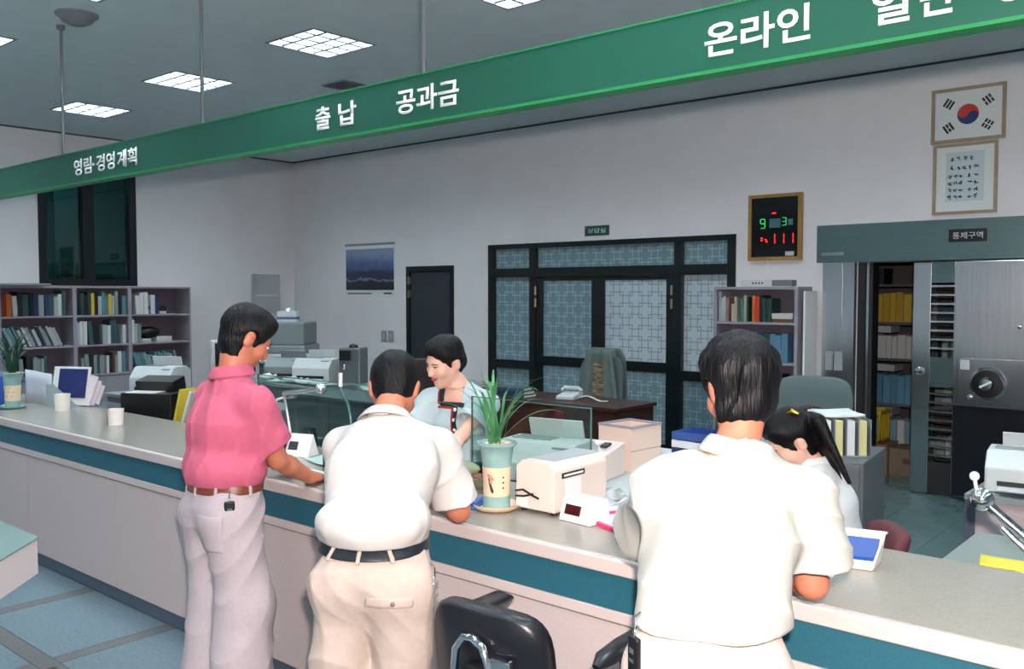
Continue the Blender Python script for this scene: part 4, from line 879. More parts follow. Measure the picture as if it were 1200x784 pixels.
# things on the low dark shelf behind the counter
bt = thing('black_letter_tray', 'black desk printer with white paper edge behind the left counter', 'printer', (-6.25, 3.3, .80), R(30)); B(-.2, .2, -.15, .15, .001, .2).build('body', m_black, bt, bevel=.01); MB().cbox((0, .05, .24), (.15, .08, .05), rx=.2).build('hood', m_black, bt); B(-.15, .08, -.16, -.02, .2, .206).build('paper_edge', m_white, bt)
for k, (c, ry_, lab) in enumerate((((214, 190, 60), -.18, 'yellow brochure leaning behind the counter'), ((226, 226, 220), -.32, 'white brochure leaning beside the yellow one'), ((40, 40, 44), -.42, 'dark brochure leaning behind the counter beside a paper cup'))):
    o = bpy.data.objects.new('brochure', book_mesh(c)); COL.objects.link(o); o.scale = (.02, .2, .26); o.location = (-5.86+k*.10, 3.2, .802+.0); o.rotation_euler = (0, -ry_*.0+.28+k*.08, R(14)); tag(o, lab, 'book')
# gooseneck lamps and swing-arm lamp
def YP(px, py, Y): q = AY(px, py, Y); return (float(q[0]), float(q[1]), float(q[2]))
g = thing('gooseneck_lamp', 'thin white gooseneck lamp rising behind the counter near the pink-shirted man', 'lamp', YP(318, 520, 2.87)[:2]+(CZ,))
gx, gy = g.location[0], g.location[1]
def rel(t, q): return (q[0]-t.location[0], q[1]-t.location[1], q[2]-t.location[2])
MB().tube([(0, 0, .01)]+[rel(g, YP(a, b, 2.87)) for a, b in ((318, 500), (316, 486), (318, 476), (325, 468), (336, 465))], .0065, 8).build('neck', m_white, g, smooth=60)
MB().tube([rel(g, YP(a, b, 2.87)) for a, b in ((334, 465.5), (346, 464))], [.011, .013], 10).build('lamp_tip', m_chrome, g, smooth=60); MB().lathe([(.06, 0), (.055, .015), (.01, .02)], seg=20).build('base', m_white, g, smooth=40)
def swing(label, pts, Y, base_z, ballpx, r=.016):
    b0 = YP(*pts[-1], Y); t = thing('swing_arm_lamp', label, 'lamp', (b0[0], b0[1], base_z))
    rr_ = [rel(t, YP(a, b, Y)) for a, b in pts]
    MB().tube(rr_[:-1], r, 12).build('chrome_arm', m_chrome, t, smooth=60)
    MB().tube([rr_[-2], rr_[-1], (0, 0, .01)], r*.7, 10).build('post', m_chrome, t, smooth=60)
    hb_ = rel(t, YP(*ballpx, Y)); MB().ell(hb_, (r*2.3, r*2.3, r*2.3), 18, 12).build('ball_head', m_chrome, t, smooth=60)
    MB().lathe([(.07, 0), (.065, .015), (.01, .02)], seg=20).build('base', m_black, t, smooth=40)
    return t
swing('chrome swing-arm lamp with ball head behind the pink-shirted man', [(374, 456), (352, 459), (333, 461), (342, 518)], 2.85, CZ, (376, 456), .013)
t = swing('chrome swing-arm lamp with ball head at the right end of the counter', [(1152, 586), (1172, 604), (1200, 628), (1216, 640)], 3.3, .76, (1151, 585), .017)
MB().tube([rel(t, YP(a, b, 3.3)) for a, b in ((1174, 618), (1186, 630), (1202, 645))], .012, 10).build('counter_arm', m_chrome, t, smooth=60); MB().tube([rel(t, YP(a, b, 3.3)) for a, b in ((1151, 585), (1144, 572), (1142, 560))], .006, 8).build('cable', m_white, t, smooth=60); MB().ell(rel(t, YP(1142, 558, 3.3)), (.016, .016, .016), 14, 8).build('end_knob', m_white, t, smooth=60)
g = thing('desk_microphone', 'slim gooseneck microphone with white tip behind the white polo shirt', 'microphone', YP(413, 515, 2.88)[:2]+(.0,)); g.location[2] = CZ
MB().tube([(0, 0, .005)]+[rel(g, YP(a, b, 2.88)) for a, b in ((411, 490), (408, 474), (401, 460), (399, 452))], .007, 8).build('neck', m_gle, g, smooth=60); MB().tube([rel(g, YP(a, b, 2.88)) for a, b in ((399, 453), (399, 437))], .010, 10).build('white_tip', m_white, g, smooth=60); MB().lathe([(.06, 0), (.055, .02), (.01, .025)], seg=20).build('base', m_black, g, smooth=40)
# tent name plate, jar, slips
tn = thing('tent_card', 'white tent-shaped name card with dark square on the counter', 'name card', (-3.78, 2.76, CZ), R(20)); MB().prism([(-.05, .001), (.05, .001), (.0, .11)], -.07, .07, 'x').build('card', m_white, tn); MB().cbox((-.03, -.028, .052), (.026, .001, .022), rx=-.43).build('dark_square', m_ink, tn)
jr = thing('glass_jar', 'small empty glass jar behind the tent card', 'jar', (-3.86, 2.865, CZ)); MB().lathe([(.001, .002), (.04, .002), (.046, .02), (.046, .085), (.038, .1), (.04, .12), (.036, .12), (.034, .1), (.042, .085), (.042, .02), (.001, .008)], seg=24).build('glass', glass('jar_glass', (205, 225, 222)), jr, smooth=50)
paper('deposit slip lying under the hand of the pink-shirted man', -3.30, 2.50, CZ, .2, .12, R(10), m_paper, name='deposit_slip'); paper('pale slip lying beside the tent card', -3.55, 2.72, CZ, .22, .12, R(-15), sheetm[1], curl=.02, name='deposit_slip')
paper('banknote bundle and slips under the white polo shirt', -2.5, 2.5, CZ, .2, .13, R(30), m_paper, n=2, name='deposit_slip')
bo = B(-.03, .03, -.05, .05, .001, .03).build('blue_stamp_pad', M('stamp_blue', (60, 100, 170), .4), loc=(-2.36, 2.52, CZ), rz=R(20), bevel=.004); tag(bo, 'small blue stamp pad by the elbow of the white polo shirt', 'stamp pad')
at = thing('glass_ashtray', 'clear glass ashtray on the counter beside the orchid pot', 'ashtray', (-2.53, 2.75, CZ)); MB().lathe([(.001, .001), (.06, .001), (.075, .035), (.065, .036), (.05, .012), (.001, .01)], seg=8).build('bowl', glass('ash_glass', (220, 232, 230)), at)
tr = thing('wooden_tray', 'shallow brown tray under the woman teller hands', 'tray', (-2.62, 2.80, CZ), R(8)); m_tr = M('tray_brown', (150, 118, 96), .5); B(-.16, .10, -.09, .13, .001, .008).build('base', m_tr, tr)
for a in ((-.16, .10, -.09, -.08), (-.16, .10, .12, .13), (-.16, -.15, -.08, .12), (.09, .10, -.08, .12)): B(a[0], a[1], a[2], a[3], .008, .026).build('rim', m_tr, tr)
pch = MB().ell((0, 0, .035), (.11, .06, .034), 18, 8).build('green_pouch', M('pouch_green', (128, 136, 110), .8, bump=.2, bscale=40), smooth=60, loc=(-2.80, 2.89, CZ+.028-.02), rz=R(10)); tag(pch, 'soft olive green pouch under the woman teller hands', 'pouch')
# passbook printer + boxes on the teller desk
pp_ = printer('pale grey passbook printer behind the orchid pot', (-2.66, 3.34, .775), R(10), .40, .32, .25, m_pc)
q = thing('card_reader', 'low beige keypad unit with dark buttons behind the cash machine', 'keypad', (-2.72, 3.78, .775), R(8)); MB().prism([(-.12, .001), (.12, .001), (.12, .17), (-.12, .13)], -.14, .14, 'x').build('body', m_beige, q, bevel=.006)
for k in range(3): MB().cbox((-.02+k*.05, .02, .162), (.018, .03, .006), rx=.16).build('key', m_ink if k != 1 else m_white, q)
def obox(label, x, y, z, rz, w, d, h, m, m2, open_top=False):
    t = thing('storage_carton', label, 'box', (x, y, z), rz); tk = .008
    for a in ((-w/2, w/2, -d/2, -d/2+tk), (-w/2, w/2, d/2-tk, d/2), (-w/2, -w/2+tk, -d/2+tk, d/2-tk), (w/2-tk, w/2, -d/2+tk, d/2-tk)): B(a[0], a[1], a[2], a[3], .001, h).build('side', m, t)
    B(-w/2+tk, w/2-tk, -d/2+tk, d/2-tk, .001, .01).build('bottom', m2, t)
    if open_top:
        for a in ((-w/2-.003, w/2+.003, -d/2-.003, -d/2+tk), (-w/2-.003, w/2+.003, d/2-tk, d/2+.003), (-w/2-.003, -w/2+tk, -d/2+tk, d/2-tk), (w/2-tk, w/2+.003, -d/2+tk, d/2-tk)): B(a[0], a[1], a[2], a[3], h, h+.012).build('rim', m2, t)
    return t
m_box = M('tray_box_peach', (226, 200, 184), .6); m_rim = M('tray_box_rim_grey', (150, 146, 156), .6)
bz = R(-6)
bxx, byy = -2.70, 4.12
obox('lower peach storage box of the stack on the teller desk', bxx, byy, 0.775, bz, .22, .25, .108, m_box, m_box); obox('upper peach storage box with grey rim, on the lower one', bxx, byy, .885, bz, .225, .255, .118, m_box, m_rim, True)
rp_ = random.Random(4)
for k in range(10): paper('crumpled receipt in the heap between the glass screen and boxes', -2.2+rp_.uniform(-.15, .2), 3.22+rp_.uniform(-.1, .14), .775+.004*k, .2, .13, rp_.uniform(0, 3), [m_paper, M('receipt_grey', (178, 174, 168), .7), sheetm[2]][k % 3], n=rp_.randint(1, 3), curl=.05, group='receipts heaped on the teller desk', name='receipt')
for k in range(4): paper('receipt on the counter behind the customer display', -2.0+rp_.uniform(-.1, .12), 2.82+rp_.uniform(-.06, .06), CZ+.003*k, .17, .11, rp_.uniform(0, 3), [m_paper, sheetm[2]][k % 2], curl=.03, group='receipts behind the customer display', name='receipt')
pk = thing('pink_tray', 'white slip tray with a bright pink border beside the white-shirted man', 'tray', (-1.80, 2.70, CZ), R(-20)); B(-.10, .12, -.10, .10, .001, .006).build('base', M('slip_white', (236, 228, 228), .5), pk)
for a in ((-.11, .13, -.11, -.095), (-.11, .13, .095, .11), (-.11, -.095, -.095, .095), (.115, .13, -.095, .095)): B(a[0], a[1], a[2], a[3], .001, .014).build('border', M('border_pink', (222, 52, 108), .4), pk)
# blue/white trays on the teller desk
for k in range(4):
    q = thing('letter_tray', ['blue letter tray, topmost of the pile behind the peach boxes', 'white letter tray under the blue one behind the peach boxes', 'navy letter tray in the pile behind the peach boxes', 'green letter tray at the bottom of the pile behind the peach boxes'][k], 'tray', (-2.42, 4.45, .775+.045*(3-k)), R(-4)); m_ = [M('tray_blue', (52, 84, 150), .4), M('tray_white', (206, 212, 220), .4), M('tray_navy', (36, 52, 104), .4), M('tray_green', (110, 170, 150), .4)][k]
    B(-.15, .15, -.11, .11, .002, .008).build('base', m_, q); 
    for a in ((-.15, .15, -.11, -.105), (-.15, .15, .105, .11), (-.15, -.145, -.105, .105), (.145, .15, -.105, .105)): B(a[0], a[1], a[2], a[3], .008, .042).build('wall', m_, q)
q = thing('standing_folder', 'white folder standing upright on the teller desk beside the bowed man', 'folder', (-2.06, 4.25, .775), R(30)); B(-.09, .09, -.004, .0, .001, .25).build('cover', m_white, q); B(-.085, .085, .0, .02, .001, .245).build('pages', m_paper, q); B(-.09, .09, .02, .024, .001, .25).build('cover', m_white, q)
# money tray at the right
mt = thing('money_tray', 'white plastic money tray with blue lining on the counter', 'tray', (-.99, 2.735, CZ), R(14)); m_mt = M('tray_plain_white', (226, 222, 220), .35); m_bl = M('lining_blue', (34, 78, 148), .6)
MB().prism([(-.062, -.05), (.062, -.05), (.075, .05), (-.075, .05)], .001, .008, 'z').build('base', m_mt, mt)
def twall(p0, p1, h0, h1, o0, o1, m_, nm, th_=.006):
    MB().add([p0+(.004,), p1+(.004,), (p1[0]+o1[0], p1[1]+o1[1], h1), (p0[0]+o0[0], p0[1]+o0[1], h0)], [(0, 1, 2, 3)]).build(nm, m_, mt, solid=th_)
twall((-.062, -.05), (.062, -.05), .03, .03, (-.006, -.012), (.006, -.012), m_mt, 'front_wall')
twall((-.075, .05), (.075, .05), .088, .088, (-.012, .016), (.012, .016), m_mt, 'back_wall'); twall((-.062, -.05), (-.075, .05), .03, .088, (-.006, -.012), (-.012, .016), m_mt, 'side_wall'); twall((.062, -.05), (.075, .05), .03, .088, (.006, -.012), (.012, .016), m_mt, 'side_wall')
twall((-.066, .044), (.066, .044), .072, .072, (-.008, .012), (.008, .012), m_bl, 'blue_lining', .003)
MB().prism([(-.056, -.045), (.056, -.045), (.068, .044), (-.068, .044)], .009, .014, 'z').build('blue_lining', m_bl, mt)
MB().add([(-.088, .064, .088), (.088, .064, .088), (.094, .080, .088), (-.094, .080, .088)], [(0, 1, 2, 3)]).build('rim', m_mt, mt, solid=.006)
paper('yellow sheet lying on the desk at the right end of the counter', -.66, 3.5, .76, .3, .12, R(12), M('paper_yellow', (226, 212, 74), .6), n=2, name='yellow_sheet'); paper('white sheet under the yellow sheet at the right', -.58, 3.40, .76, .22, .15, R(-5), m_paper, name='paper_sheet')
printer('grey printer with paper on the mauve cabinet at the right', (-.93, 4.95, .765), R(8), .38, .36, .19, m_pc)
# grey pedestal and organiser behind the seated teller
gp = thing('steel_pedestal', 'blue-grey steel pedestal cabinet behind the seated teller', 'cabinet', (-1.98, 5.17, 0), R(8)); B(-.35, .22, -.3, .3, 0, .80).build('body', m_steelgrey, gp, bevel=.006)
for k in range(3): d = B(-.33, .20, -.315, -.3, .05+k*.25, .28+k*.25).build('drawer', m_steelgrey, gp); B(-.12, .0, -.33, -.315, .2+k*.25, .215+k*.25).build('handle', m_chrome, d)
og = thing('file_organiser', 'grey slotted file organiser with papers on the steel pedestal', 'organiser', (-1.95, 5.15, .80), R(-55)); m_og = M('organiser_grey', (128, 138, 146), .5)
for k in range(5): B(-.16, .16, -.13+k*.065, -.126+k*.065, .001, .21).build('divider', m_og, og)
B(-.16, .16, -.13, .134, .001, .006).build('base', m_og, og); B(-.165, -.16, -.13, .134, .001, .20).build('end', m_og, og)
for k in range(4): B(-.15, .14, -.12+k*.065, -.08+k*.065, .007, .2).build('papers', [m_paper, M('paper_yellowish', (214, 210, 150), .7)][k % 2], og)
paper('white sheets laid across the file organiser', -1.97, 5.17, 1.012, .26, .22, R(-50), m_paper, n=4, name='paper_sheet')
lr = thing('label_rack', 'dark brown rounded card rack with white labels behind the seated teller', 'rack', (-2.20, 5.36, .80), R(40)); MB().prism(arc(0, .10, .13, 0, math.pi, 14)+[(-.13, 0.001), (.13, .001)], -.05, .05).build('rack_body', m_bchair, lr)
for k in range(5): B(-.04, .05, -.054, -.05, .05+k*.035, .073+k*.035).build('card_label', m_paper, lr)
# clutter on the brown desk
q = thing('telephone', 'pale grey telephone with coiled cord on the dark brown desk', 'phone', (-5.0, 6.62, .74), R(10)); MB().prism([(-.1, .001), (.1, .001), (.1, .07), (-.1, .035)], -.09, .09, 'x').build('body', m_pc, q, bevel=.008); MB().tube([(-.1, .05, .075), (-.07, .05, .10), (.07, .05, .10), (.1, .05, .075)], .018, 8).build('handset', m_pc, q, smooth=60)
pts_ = [(.1+.012*math.cos(k*1.3)+k*.004, .0+.012*math.sin(k*1.3), .02+.02*math.sin(k*.08)) for k in range(70)]; MB().tube(pts_, .004, 5).build('coiled_cord', m_white, q, smooth=60)
flat_stack('dark brown desk', -5.35, 6.38, .74, 3, .3, .22, [(60, 80, 130), (44, 60, 110), DTEAL], seed=12, rz=.1); flat_stack('left end of the dark brown desk', -6.0, 6.40, .74, 4, .34, .25, [DTEAL, (84, 108, 104), GREY], seed=13, rz=-.1); flat_stack('middle of the dark brown desk', -5.65, 6.42, .74, 2, .3, .22, [(60, 80, 130), BRN], seed=17)
# black stool just entering the frame at the lower left
bs = thing('black_stool', 'low black square stool on the terrazzo by the writing table', 'stool', (-3.18, 1.18, 0), R(85.7)); B(-.17, .17, -.17, .17, .32, .38).build('seat', m_leather, bs, bevel=.015)
for (a, b) in ((-.14, -.14), (.14, -.14), (-.14, .14), (.14, .14)): MB().lathe([(.014, 0), (.014, .32)], (a, b, 0), 10).build('leg', m_chrome, bs)
# ================================================================ people: smooth distance-field bodies
def V(*a): return np.array(a, np.float64)
def nrm(a): a = np.asarray(a, float); return a/np.linalg.norm(a)
class Prim:
    def __init__(s, f, lo, hi): s.f = f; s.lo = np.asarray(lo, float); s.hi = np.asarray(hi, float)
def cone(a, b, ra, rb, cap=False, cap0=False):
    a = np.asarray(a, float); b = np.asarray(b, float); d = b-a; L2 = d@d; n = d/math.sqrt(L2); m = max(ra, rb)
    def f(X, Y, Z):
        px, py, pz = X-a[0], Y-a[1], Z-a[2]; t = np.clip((px*d[0]+py*d[1]+pz*d[2])/L2, 0, 1)
        r = np.sqrt((px-t*d[0])**2+(py-t*d[1])**2+(pz-t*d[2])**2)-(ra+(rb-ra)*t)
        if cap: r = np.maximum(r, (X-b[0])*n[0]+(Y-b[1])*n[1]+(Z-b[2])*n[2])
        if cap0: r = np.maximum(r, -(px*n[0]+py*n[1]+pz*n[2]))
        return r
    return Prim(f, np.minimum(a, b)-m, np.maximum(a, b)+m)
def econe(a, b, wa, da, wb, db, side):
    """elliptic round cone: half width w along side, half depth d across"""
    a = np.asarray(a, float); b = np.asarray(b, float); d = b-a; L2 = d@d; n = d/math.sqrt(L2); s = nrm(np.asarray(side)-n*(np.asarray(side)@n)); e = np.cross(n, s); m = max(wa, da, wb, db)
    def f(X, Y, Z):
        px, py, pz = X-a[0], Y-a[1], Z-a[2]; tt = (px*d[0]+py*d[1]+pz*d[2])/L2; t = np.clip(tt, 0, 1)
        ax = (tt-t)*math.sqrt(L2); qs = px*s[0]+py*s[1]+pz*s[2]; qe = px*e[0]+py*e[1]+pz*e[2]
        w = wa+(wb-wa)*t; dd = da+(db-da)*t; mm = np.minimum(w, dd)
        k0 = np.sqrt((qs/w)**2+(qe/dd)**2+(ax/mm)**2); k1 = np.sqrt((qs/w**2)**2+(qe/dd**2)**2+(ax/mm**2)**2)+1e-6
        return k0*(k0-1)/k1
    return Prim(f, np.minimum(a, b)-m, np.maximum(a, b)+m)
def ellp(c, r, Rm=None):
    c = np.asarray(c, float); r = np.asarray(r, float); Rm = np.eye(3) if Rm is None else Rm; m = r.max()
    def f(X, Y, Z):
        px, py, pz = X-c[0], Y-c[1], Z-c[2]
        q = [px*Rm[0, i]+py*Rm[1, i]+pz*Rm[2, i] for i in range(3)]
        k0 = np.sqrt(sum((q[i]/r[i])**2 for i in range(3))); k1 = np.sqrt(sum((q[i]/r[i]**2)**2 for i in range(3)))+1e-6
        return k0*(k0-1)/k1
    return Prim(f, c-m, c+m)
def boxp(c, h, Rm=None, rnd_=0.):
    c = np.asarray(c, float); h = np.asarray(h, float); Rm = np.eye(3) if Rm is None else Rm; m = np.linalg.norm(h)
    def f(X, Y, Z):
        px, py, pz = X-c[0], Y-c[1], Z-c[2]
        q = [np.abs(px*Rm[0, i]+py*Rm[1, i]+pz*Rm[2, i])-h[i]+rnd_ for i in range(3)]
        o_ = np.sqrt(sum(np.maximum(v, 0)**2 for v in q)); return o_+np.minimum(np.maximum(q[0], np.maximum(q[1], q[2])), 0)-rnd_
    return Prim(f, c-m, c+m)
def plane(pt, n):
    pt = np.asarray(pt, float); n = nrm(n)
    def f(X, Y, Z): return (X-pt[0])*n[0]+(Y-pt[1])*n[1]+(Z-pt[2])*n[2]
    return Prim(f, (-99,)*3, (99,)*3)
BIG = .07
def smin(a, b, k):
    if k <= 0: return np.minimum(a, b)
    h = np.maximum(k-np.abs(a-b), 0)/k; return np.minimum(a, b)-h*h*k*.25
class SDF:
    def __init__(s): s.ops = []
    def u(s, p, k=.03): s.ops.append(('u', p, k)); return s
    def sub(s, p, k=.004): s.ops.append(('s', p, k)); return s
    def clip(s, p, k=0.): s.ops.append(('c', p, k)); return s        # keep where p<0
    def fn(s, f): s.ops.append(('f', f, 0)); return s
    def copy(s): c = SDF(); c.ops = list(s.ops); return c
    def grid(s, h, pad=.03, box=None):
        us = [o for o in s.ops if o[0] == 'u']
        lo = np.min([o[1].lo for o in us], 0)-pad; hi = np.max([o[1].hi for o in us], 0)+pad
        if box is not None: lo = np.maximum(lo, box[0]); hi = np.minimum(hi, box[1])
        n = np.ceil((hi-lo)/h).astype(int)+1
        ax = [(lo[i]+h*np.arange(n[i])).astype(np.float32) for i in range(3)]
        D = np.full(n, BIG, np.float32)
        for op, p, k in s.ops:
            if op == 'f':
                X, Y, Z = np.meshgrid(ax[0], ax[1], ax[2], indexing='ij', sparse=True); D = p(D, X, Y, Z).astype(np.float32); continue
            sl = []
            for i in range(3):
                a = max(0, int(np.floor((p.lo[i]-BIG-lo[i])/h))); b = min(n[i], int(np.ceil((p.hi[i]+BIG-lo[i])/h))+1); sl.append(slice(a, max(a, b)))
            if op == 'c' and p.hi[0] < 90:
                keep = np.zeros(D.shape, bool); keep[tuple(sl)] = True; D[~keep] = BIG
            if any(q.stop <= q.start for q in sl):
                continue
            X = ax[0][sl[0]][:, None, None]; Y = ax[1][sl[1]][None, :, None]; Z = ax[2][sl[2]][None, None, :]
            d = p.f(X, Y, Z).astype(np.float32); sl = tuple(sl); cur = D[sl]
            if op == 'u': D[sl] = smin(cur, d, k)
            elif op == 's': D[sl] = -smin(-cur, d, k)
            else: D[sl] = -smin(-cur, -d, k)
        return lo, h, D
def surface_nets(lo, h, D):
    s = D < 0; n = D.shape
    cnt = np.zeros((n[0]-1, n[1]-1, n[2]-1), np.float32); acc = [np.zeros_like(cnt) for _ in range(3)]
    def C(dx, dy, dz): return (slice(dx, n[0]-1+dx), slice(dy, n[1]-1+dy), slice(dz, n[2]-1+dz))
    any_ = s[C(0,0,0)].copy(); all_ = s[C(0,0,0)].copy()
    for dx in (0, 1):
        for dy in (0, 1):
            for dz in (0, 1): any_ |= s[C(dx, dy, dz)]; all_ &= s[C(dx, dy, dz)]
    act = any_ & ~all_
    ii = np.nonzero(act); N_ = len(ii[0])
    if N_ == 0: return np.zeros((0, 3)), np.zeros((0, 4), int)
    P = np.zeros((N_, 3)); c = np.zeros(N_)
    cor = {}
    for dx in (0, 1):
        for dy in (0, 1):
            for dz in (0, 1): cor[dx, dy, dz] = D[ii[0]+dx, ii[1]+dy, ii[2]+dz]
    for a, va in cor.items():
        for ax in range(3):
            if a[ax]: continue
            b = list(a); b[ax] = 1; vb = cor[tuple(b)]; m = (va < 0) != (vb < 0)
            t = np.where(m, va/np.where(m, va-vb, 1), 0)
            for q in range(3): P[:, q] += np.where(m, a[q]+(t if q == ax else 0), 0)
            c += m
    P = P/c[:, None]; P = (P+np.stack(ii, 1))*h+lo
    idx = np.full(act.shape, -1, np.int64); idx[ii] = np.arange(N_)
    quads = []
    for ax in range(3):
        sl0 = [slice(1, -1)]*3; sl1 = [slice(1, -1)]*3; sl0[ax] = slice(0, -1); sl1[ax] = slice(1, None)
        a = s[tuple(sl0)]; b = s[tuple(sl1)]; m = a != b; e = np.nonzero(m); fl_ = a[m]
        off = [1, 1, 1]; off[ax] = 0; base_ = [e[i]+off[i] for i in range(3)]
        o1, o2 = [i for i in range(3) if i != ax]
        def id_(d1, d2):
            q = [base_[0].copy(), base_[1].copy(), base_[2].copy()]; q[o1] = q[o1]-d1; q[o2] = q[o2]-d2; return idx[q[0], q[1], q[2]]
        Q = np.stack([id_(1, 1), id_(0, 1), id_(0, 0), id_(1, 0)], 1)
        flip = fl_ if ax != 1 else ~fl_
        Q[~flip] = Q[~flip][:, ::-1]; quads.append(Q)
    Q = np.concatenate(quads); Q = Q[(Q >= 0).all(1)]
    return P, Q
def sdf_obj(sd, name, mat, parent, h=.006, box=None, org=(0, 0, 0), smooth_it=1):
    lo, hh, D = sd.grid(h, box=box); P, Q = surface_nets(lo, hh, D)
    P = P-np.asarray(org)
    me = bpy.data.meshes.new(name); nv, nf = len(P), len(Q)
    me.vertices.add(nv); me.vertices.foreach_set('co', P.astype(np.float32).ravel())
    me.loops.add(nf*4); me.loops.foreach_set('vertex_index', Q.astype(np.int32).ravel())
    me.polygons.add(nf); me.polygons.foreach_set('loop_start', np.arange(0, nf*4, 4, dtype=np.int32))
    me.update(calc_edges=True); me.validate(); me.shade_smooth(); me.materials.append(mat)
    o = bpy.data.objects.new(name, me); COL.objects.link(o); o.parent = parent
    if smooth_it:
        md = o.modifiers.new('soften', 'SMOOTH'); md.factor = .5; md.iterations = smooth_it
    return o
def basis(yaw, pitch=0, roll=0):
    """columns: right, forward, up for a figure facing yaw degrees left of +Y; pitch>0 bows down"""
    y, p, r = R(yaw), R(pitch), R(roll)
    m = Matrix.Rotation(y, 3, 'Z') @ Matrix.Rotation(-p, 3, 'X') @ Matrix.Rotation(r, 3, 'Y'); return np.array(m)
m_skin = M('skin', (190, 116, 90), .5, var=.05, scale=14, bump=.03, bscale=120); m_skinw = M('skin_fair', (232, 184, 164), .48, var=.03, scale=14)
m_hair = M('black_hair', (5, 5, 7), .42, c2=(15, 14, 18), scale=90, bump=.55, bscale=170, stretch=(1, 1, .1), spec=.22); m_eye = M('eye_dark', (24, 18, 18), .2); m_eyew = M('eye_white', (226, 220, 216), .3); m_lip = M('lips', (176, 84, 84), .4); m_brow = M('brow', (34, 26, 26), .7)
def head_prims(sd, c, Bm, neck, s=1.0, female=False):
    def L(x, y, z): return np.asarray(c)+Bm@(V(x, y, z)*s)
    def E(x, y, z, rx, ry, rz, k=.02): sd.u(ellp(L(x, y, z), V(rx, ry, rz)*s, Bm), k)
    E(0, -.012, .035, .076, .096, .086); E(0, .03, -.03, .060, .062, .085, .03)
    sd.u(cone(L(0, .02, -.055), L(0, .066, -.104), .046*s, .021*s), .03)
    for q in (-1, 1):
        sd.u(cone(L(q*.05, .0, -.045), L(q*.012, .06, -.10), .02*s, .016*s), .03); E(q*.038, .062, -.03, .028, .028, .03, .02)
        E(q*.079, -.012, -.012, .009, .021, .033, .008); E(q*.084, -.016, .004, .008, .016, .016, .006)
    E(0, .076, .022, .046, .018, .012, .015)
    sd.u(cone(L(0, .092, .006), L(0, .110, -.030), .0065*s, .011*s), .012); E(0, .103, -.034, .017, .010, .009, .008)
    E(0, .089, -.063, .022, .010, .006, .008); E(0, .088, -.073, .018, .009, .006, .008)
    for q in (-1, 1): sd.sub(ellp(L(q*.032, .100, .004), V(.017, .014, .010)*s, Bm), .01)
    sd.u(cone(L(0, -.028, -.05), neck, .049*s*(0.86 if female else 1), .056*s*(0.86 if female else 1)), .035)
def face_parts(c, Bm, parent, org, s=1.0, lip=None, smile=False, seed=0):
    def L(x, y, z): return np.asarray(c)+Bm@(V(x, y, z)*s)-np.asarray(org)
    Rm = Matrix(Bm.tolist())
    for q in (-1, 1):
        MB().ell(L(q*.032, .086, .003), (.0125*s, .006*s, .0055*s), 12, 8, Rm).build('eye', m_eyew, parent, smooth=60); MB().ell(L(q*.032, .0905, .003), (.0055*s, .003*s, .005*s), 10, 6, Rm).build('iris', m_eye, parent, smooth=60)
        MB().tube([L(q*.016, .093, .008), L(q*.032, .0945, .0105), L(q*.047, .086, .007)], [.0012, .0020, .0012], 6).build('upper_lid', m_eye, parent, smooth=60)
        MB().tube([L(q*.014, .0955, .020), L(q*.032, .0955, .026), L(q*.052, .082, .020)], [.0016, .0026, .001], 6).build('eyebrow', m_brow, parent, smooth=60)
    if smile:
        MB().tube([L(-.026, .084, -.058), L(-.012, .0965, -.066), L(0, .099, -.068), L(.012, .0965, -.066), L(.026, .084, -.058)], [.001, .0045, .005, .0045, .001], 8).build('lips', lip or m_lip, parent, smooth=60)
        MB().tube([L(-.018, .092, -.0605), L(0, .0985, -.0635), L(.018, .092, -.0605)], [.0008, .0024, .0008], 6).build('teeth', m_white, parent, smooth=60)
        MB().tube([L(-.024, .087, -.0565), L(-.008, .0985, -.0585), L(.008, .0985, -.0585), L(.024, .087, -.0565)], [.001, .003, .003, .001], 8).build('lips', lip or m_lip, parent, smooth=60)
    else: MB().tube([L(-.022, .087, -.066), L(0, .098, -.067), L(.022, .087, -.066)], [.001, .004, .001], 8).build('lips', lip or m_lip, parent, smooth=60)
def hand_prims(sd, w, d, n, side, curl=.5, s=1.0, thumb=.5, spread=.0):
    """w wrist, d hand direction, n back-of-hand normal, side +1: thumb on +lat"""
    d = nrm(d); n = nrm(np.asarray(n)-d*(np.asarray(n)@d)); lat = np.cross(d, n)*side; w = np.asarray(w, float)
    def L(a, b, c_): return w+(d*a+lat*b+n*c_)*s
    Bm = np.stack([lat, d, n], 1)
    sd.u(econe(L(.0, 0, 0), L(.035, 0, 0), .026*s, .020*s, .034*s, .016*s, lat), .02); sd.u(econe(L(.035, 0, 0), L(.082, .0, 0), .034*s, .015*s, .037*s, .012*s, lat), .015)
    for i, (b, ln) in enumerate(((.031, .068), (.0105, .078), (-.0105, .073), (-.031, .056))):
        p = L(.086-.004*abs(i-1), b, .002); ang = 0.; r = .0092*s*(1 if i < 3 else .88); sp_ = b*spread*4
        for j, fr_ in enumerate((.45, .31, .24)):
            ang += curl*(.9, 1.1, .8)[j]; dv = d*math.cos(ang)-n*math.sin(ang)+lat*sp_; q = p+nrm(dv)*ln*fr_*s
            sd.u(cone(p, q, r, r*.9), .004); p = q; r *= .9
    p = L(.022, .026, -.004); dv = nrm(d*.62+lat*(.75-thumb*.5)-n*(.25+.4*thumb)); q = p+dv*.042*s; sd.u(cone(p, q, .0125*s, .0105*s), .01)
    dv = nrm(d*.85+lat*(.35-thumb*.6)-n*(.25+.2*thumb)); q2 = q+dv*.03*s; sd.u(cone(q, q2, .0105*s, .009*s), .004); q3 = q2+nrm(dv+d*.2-lat*.2*thumb)*.022*s; sd.u(cone(q2, q3, .009*s, .0075*s), .004)
    return q3
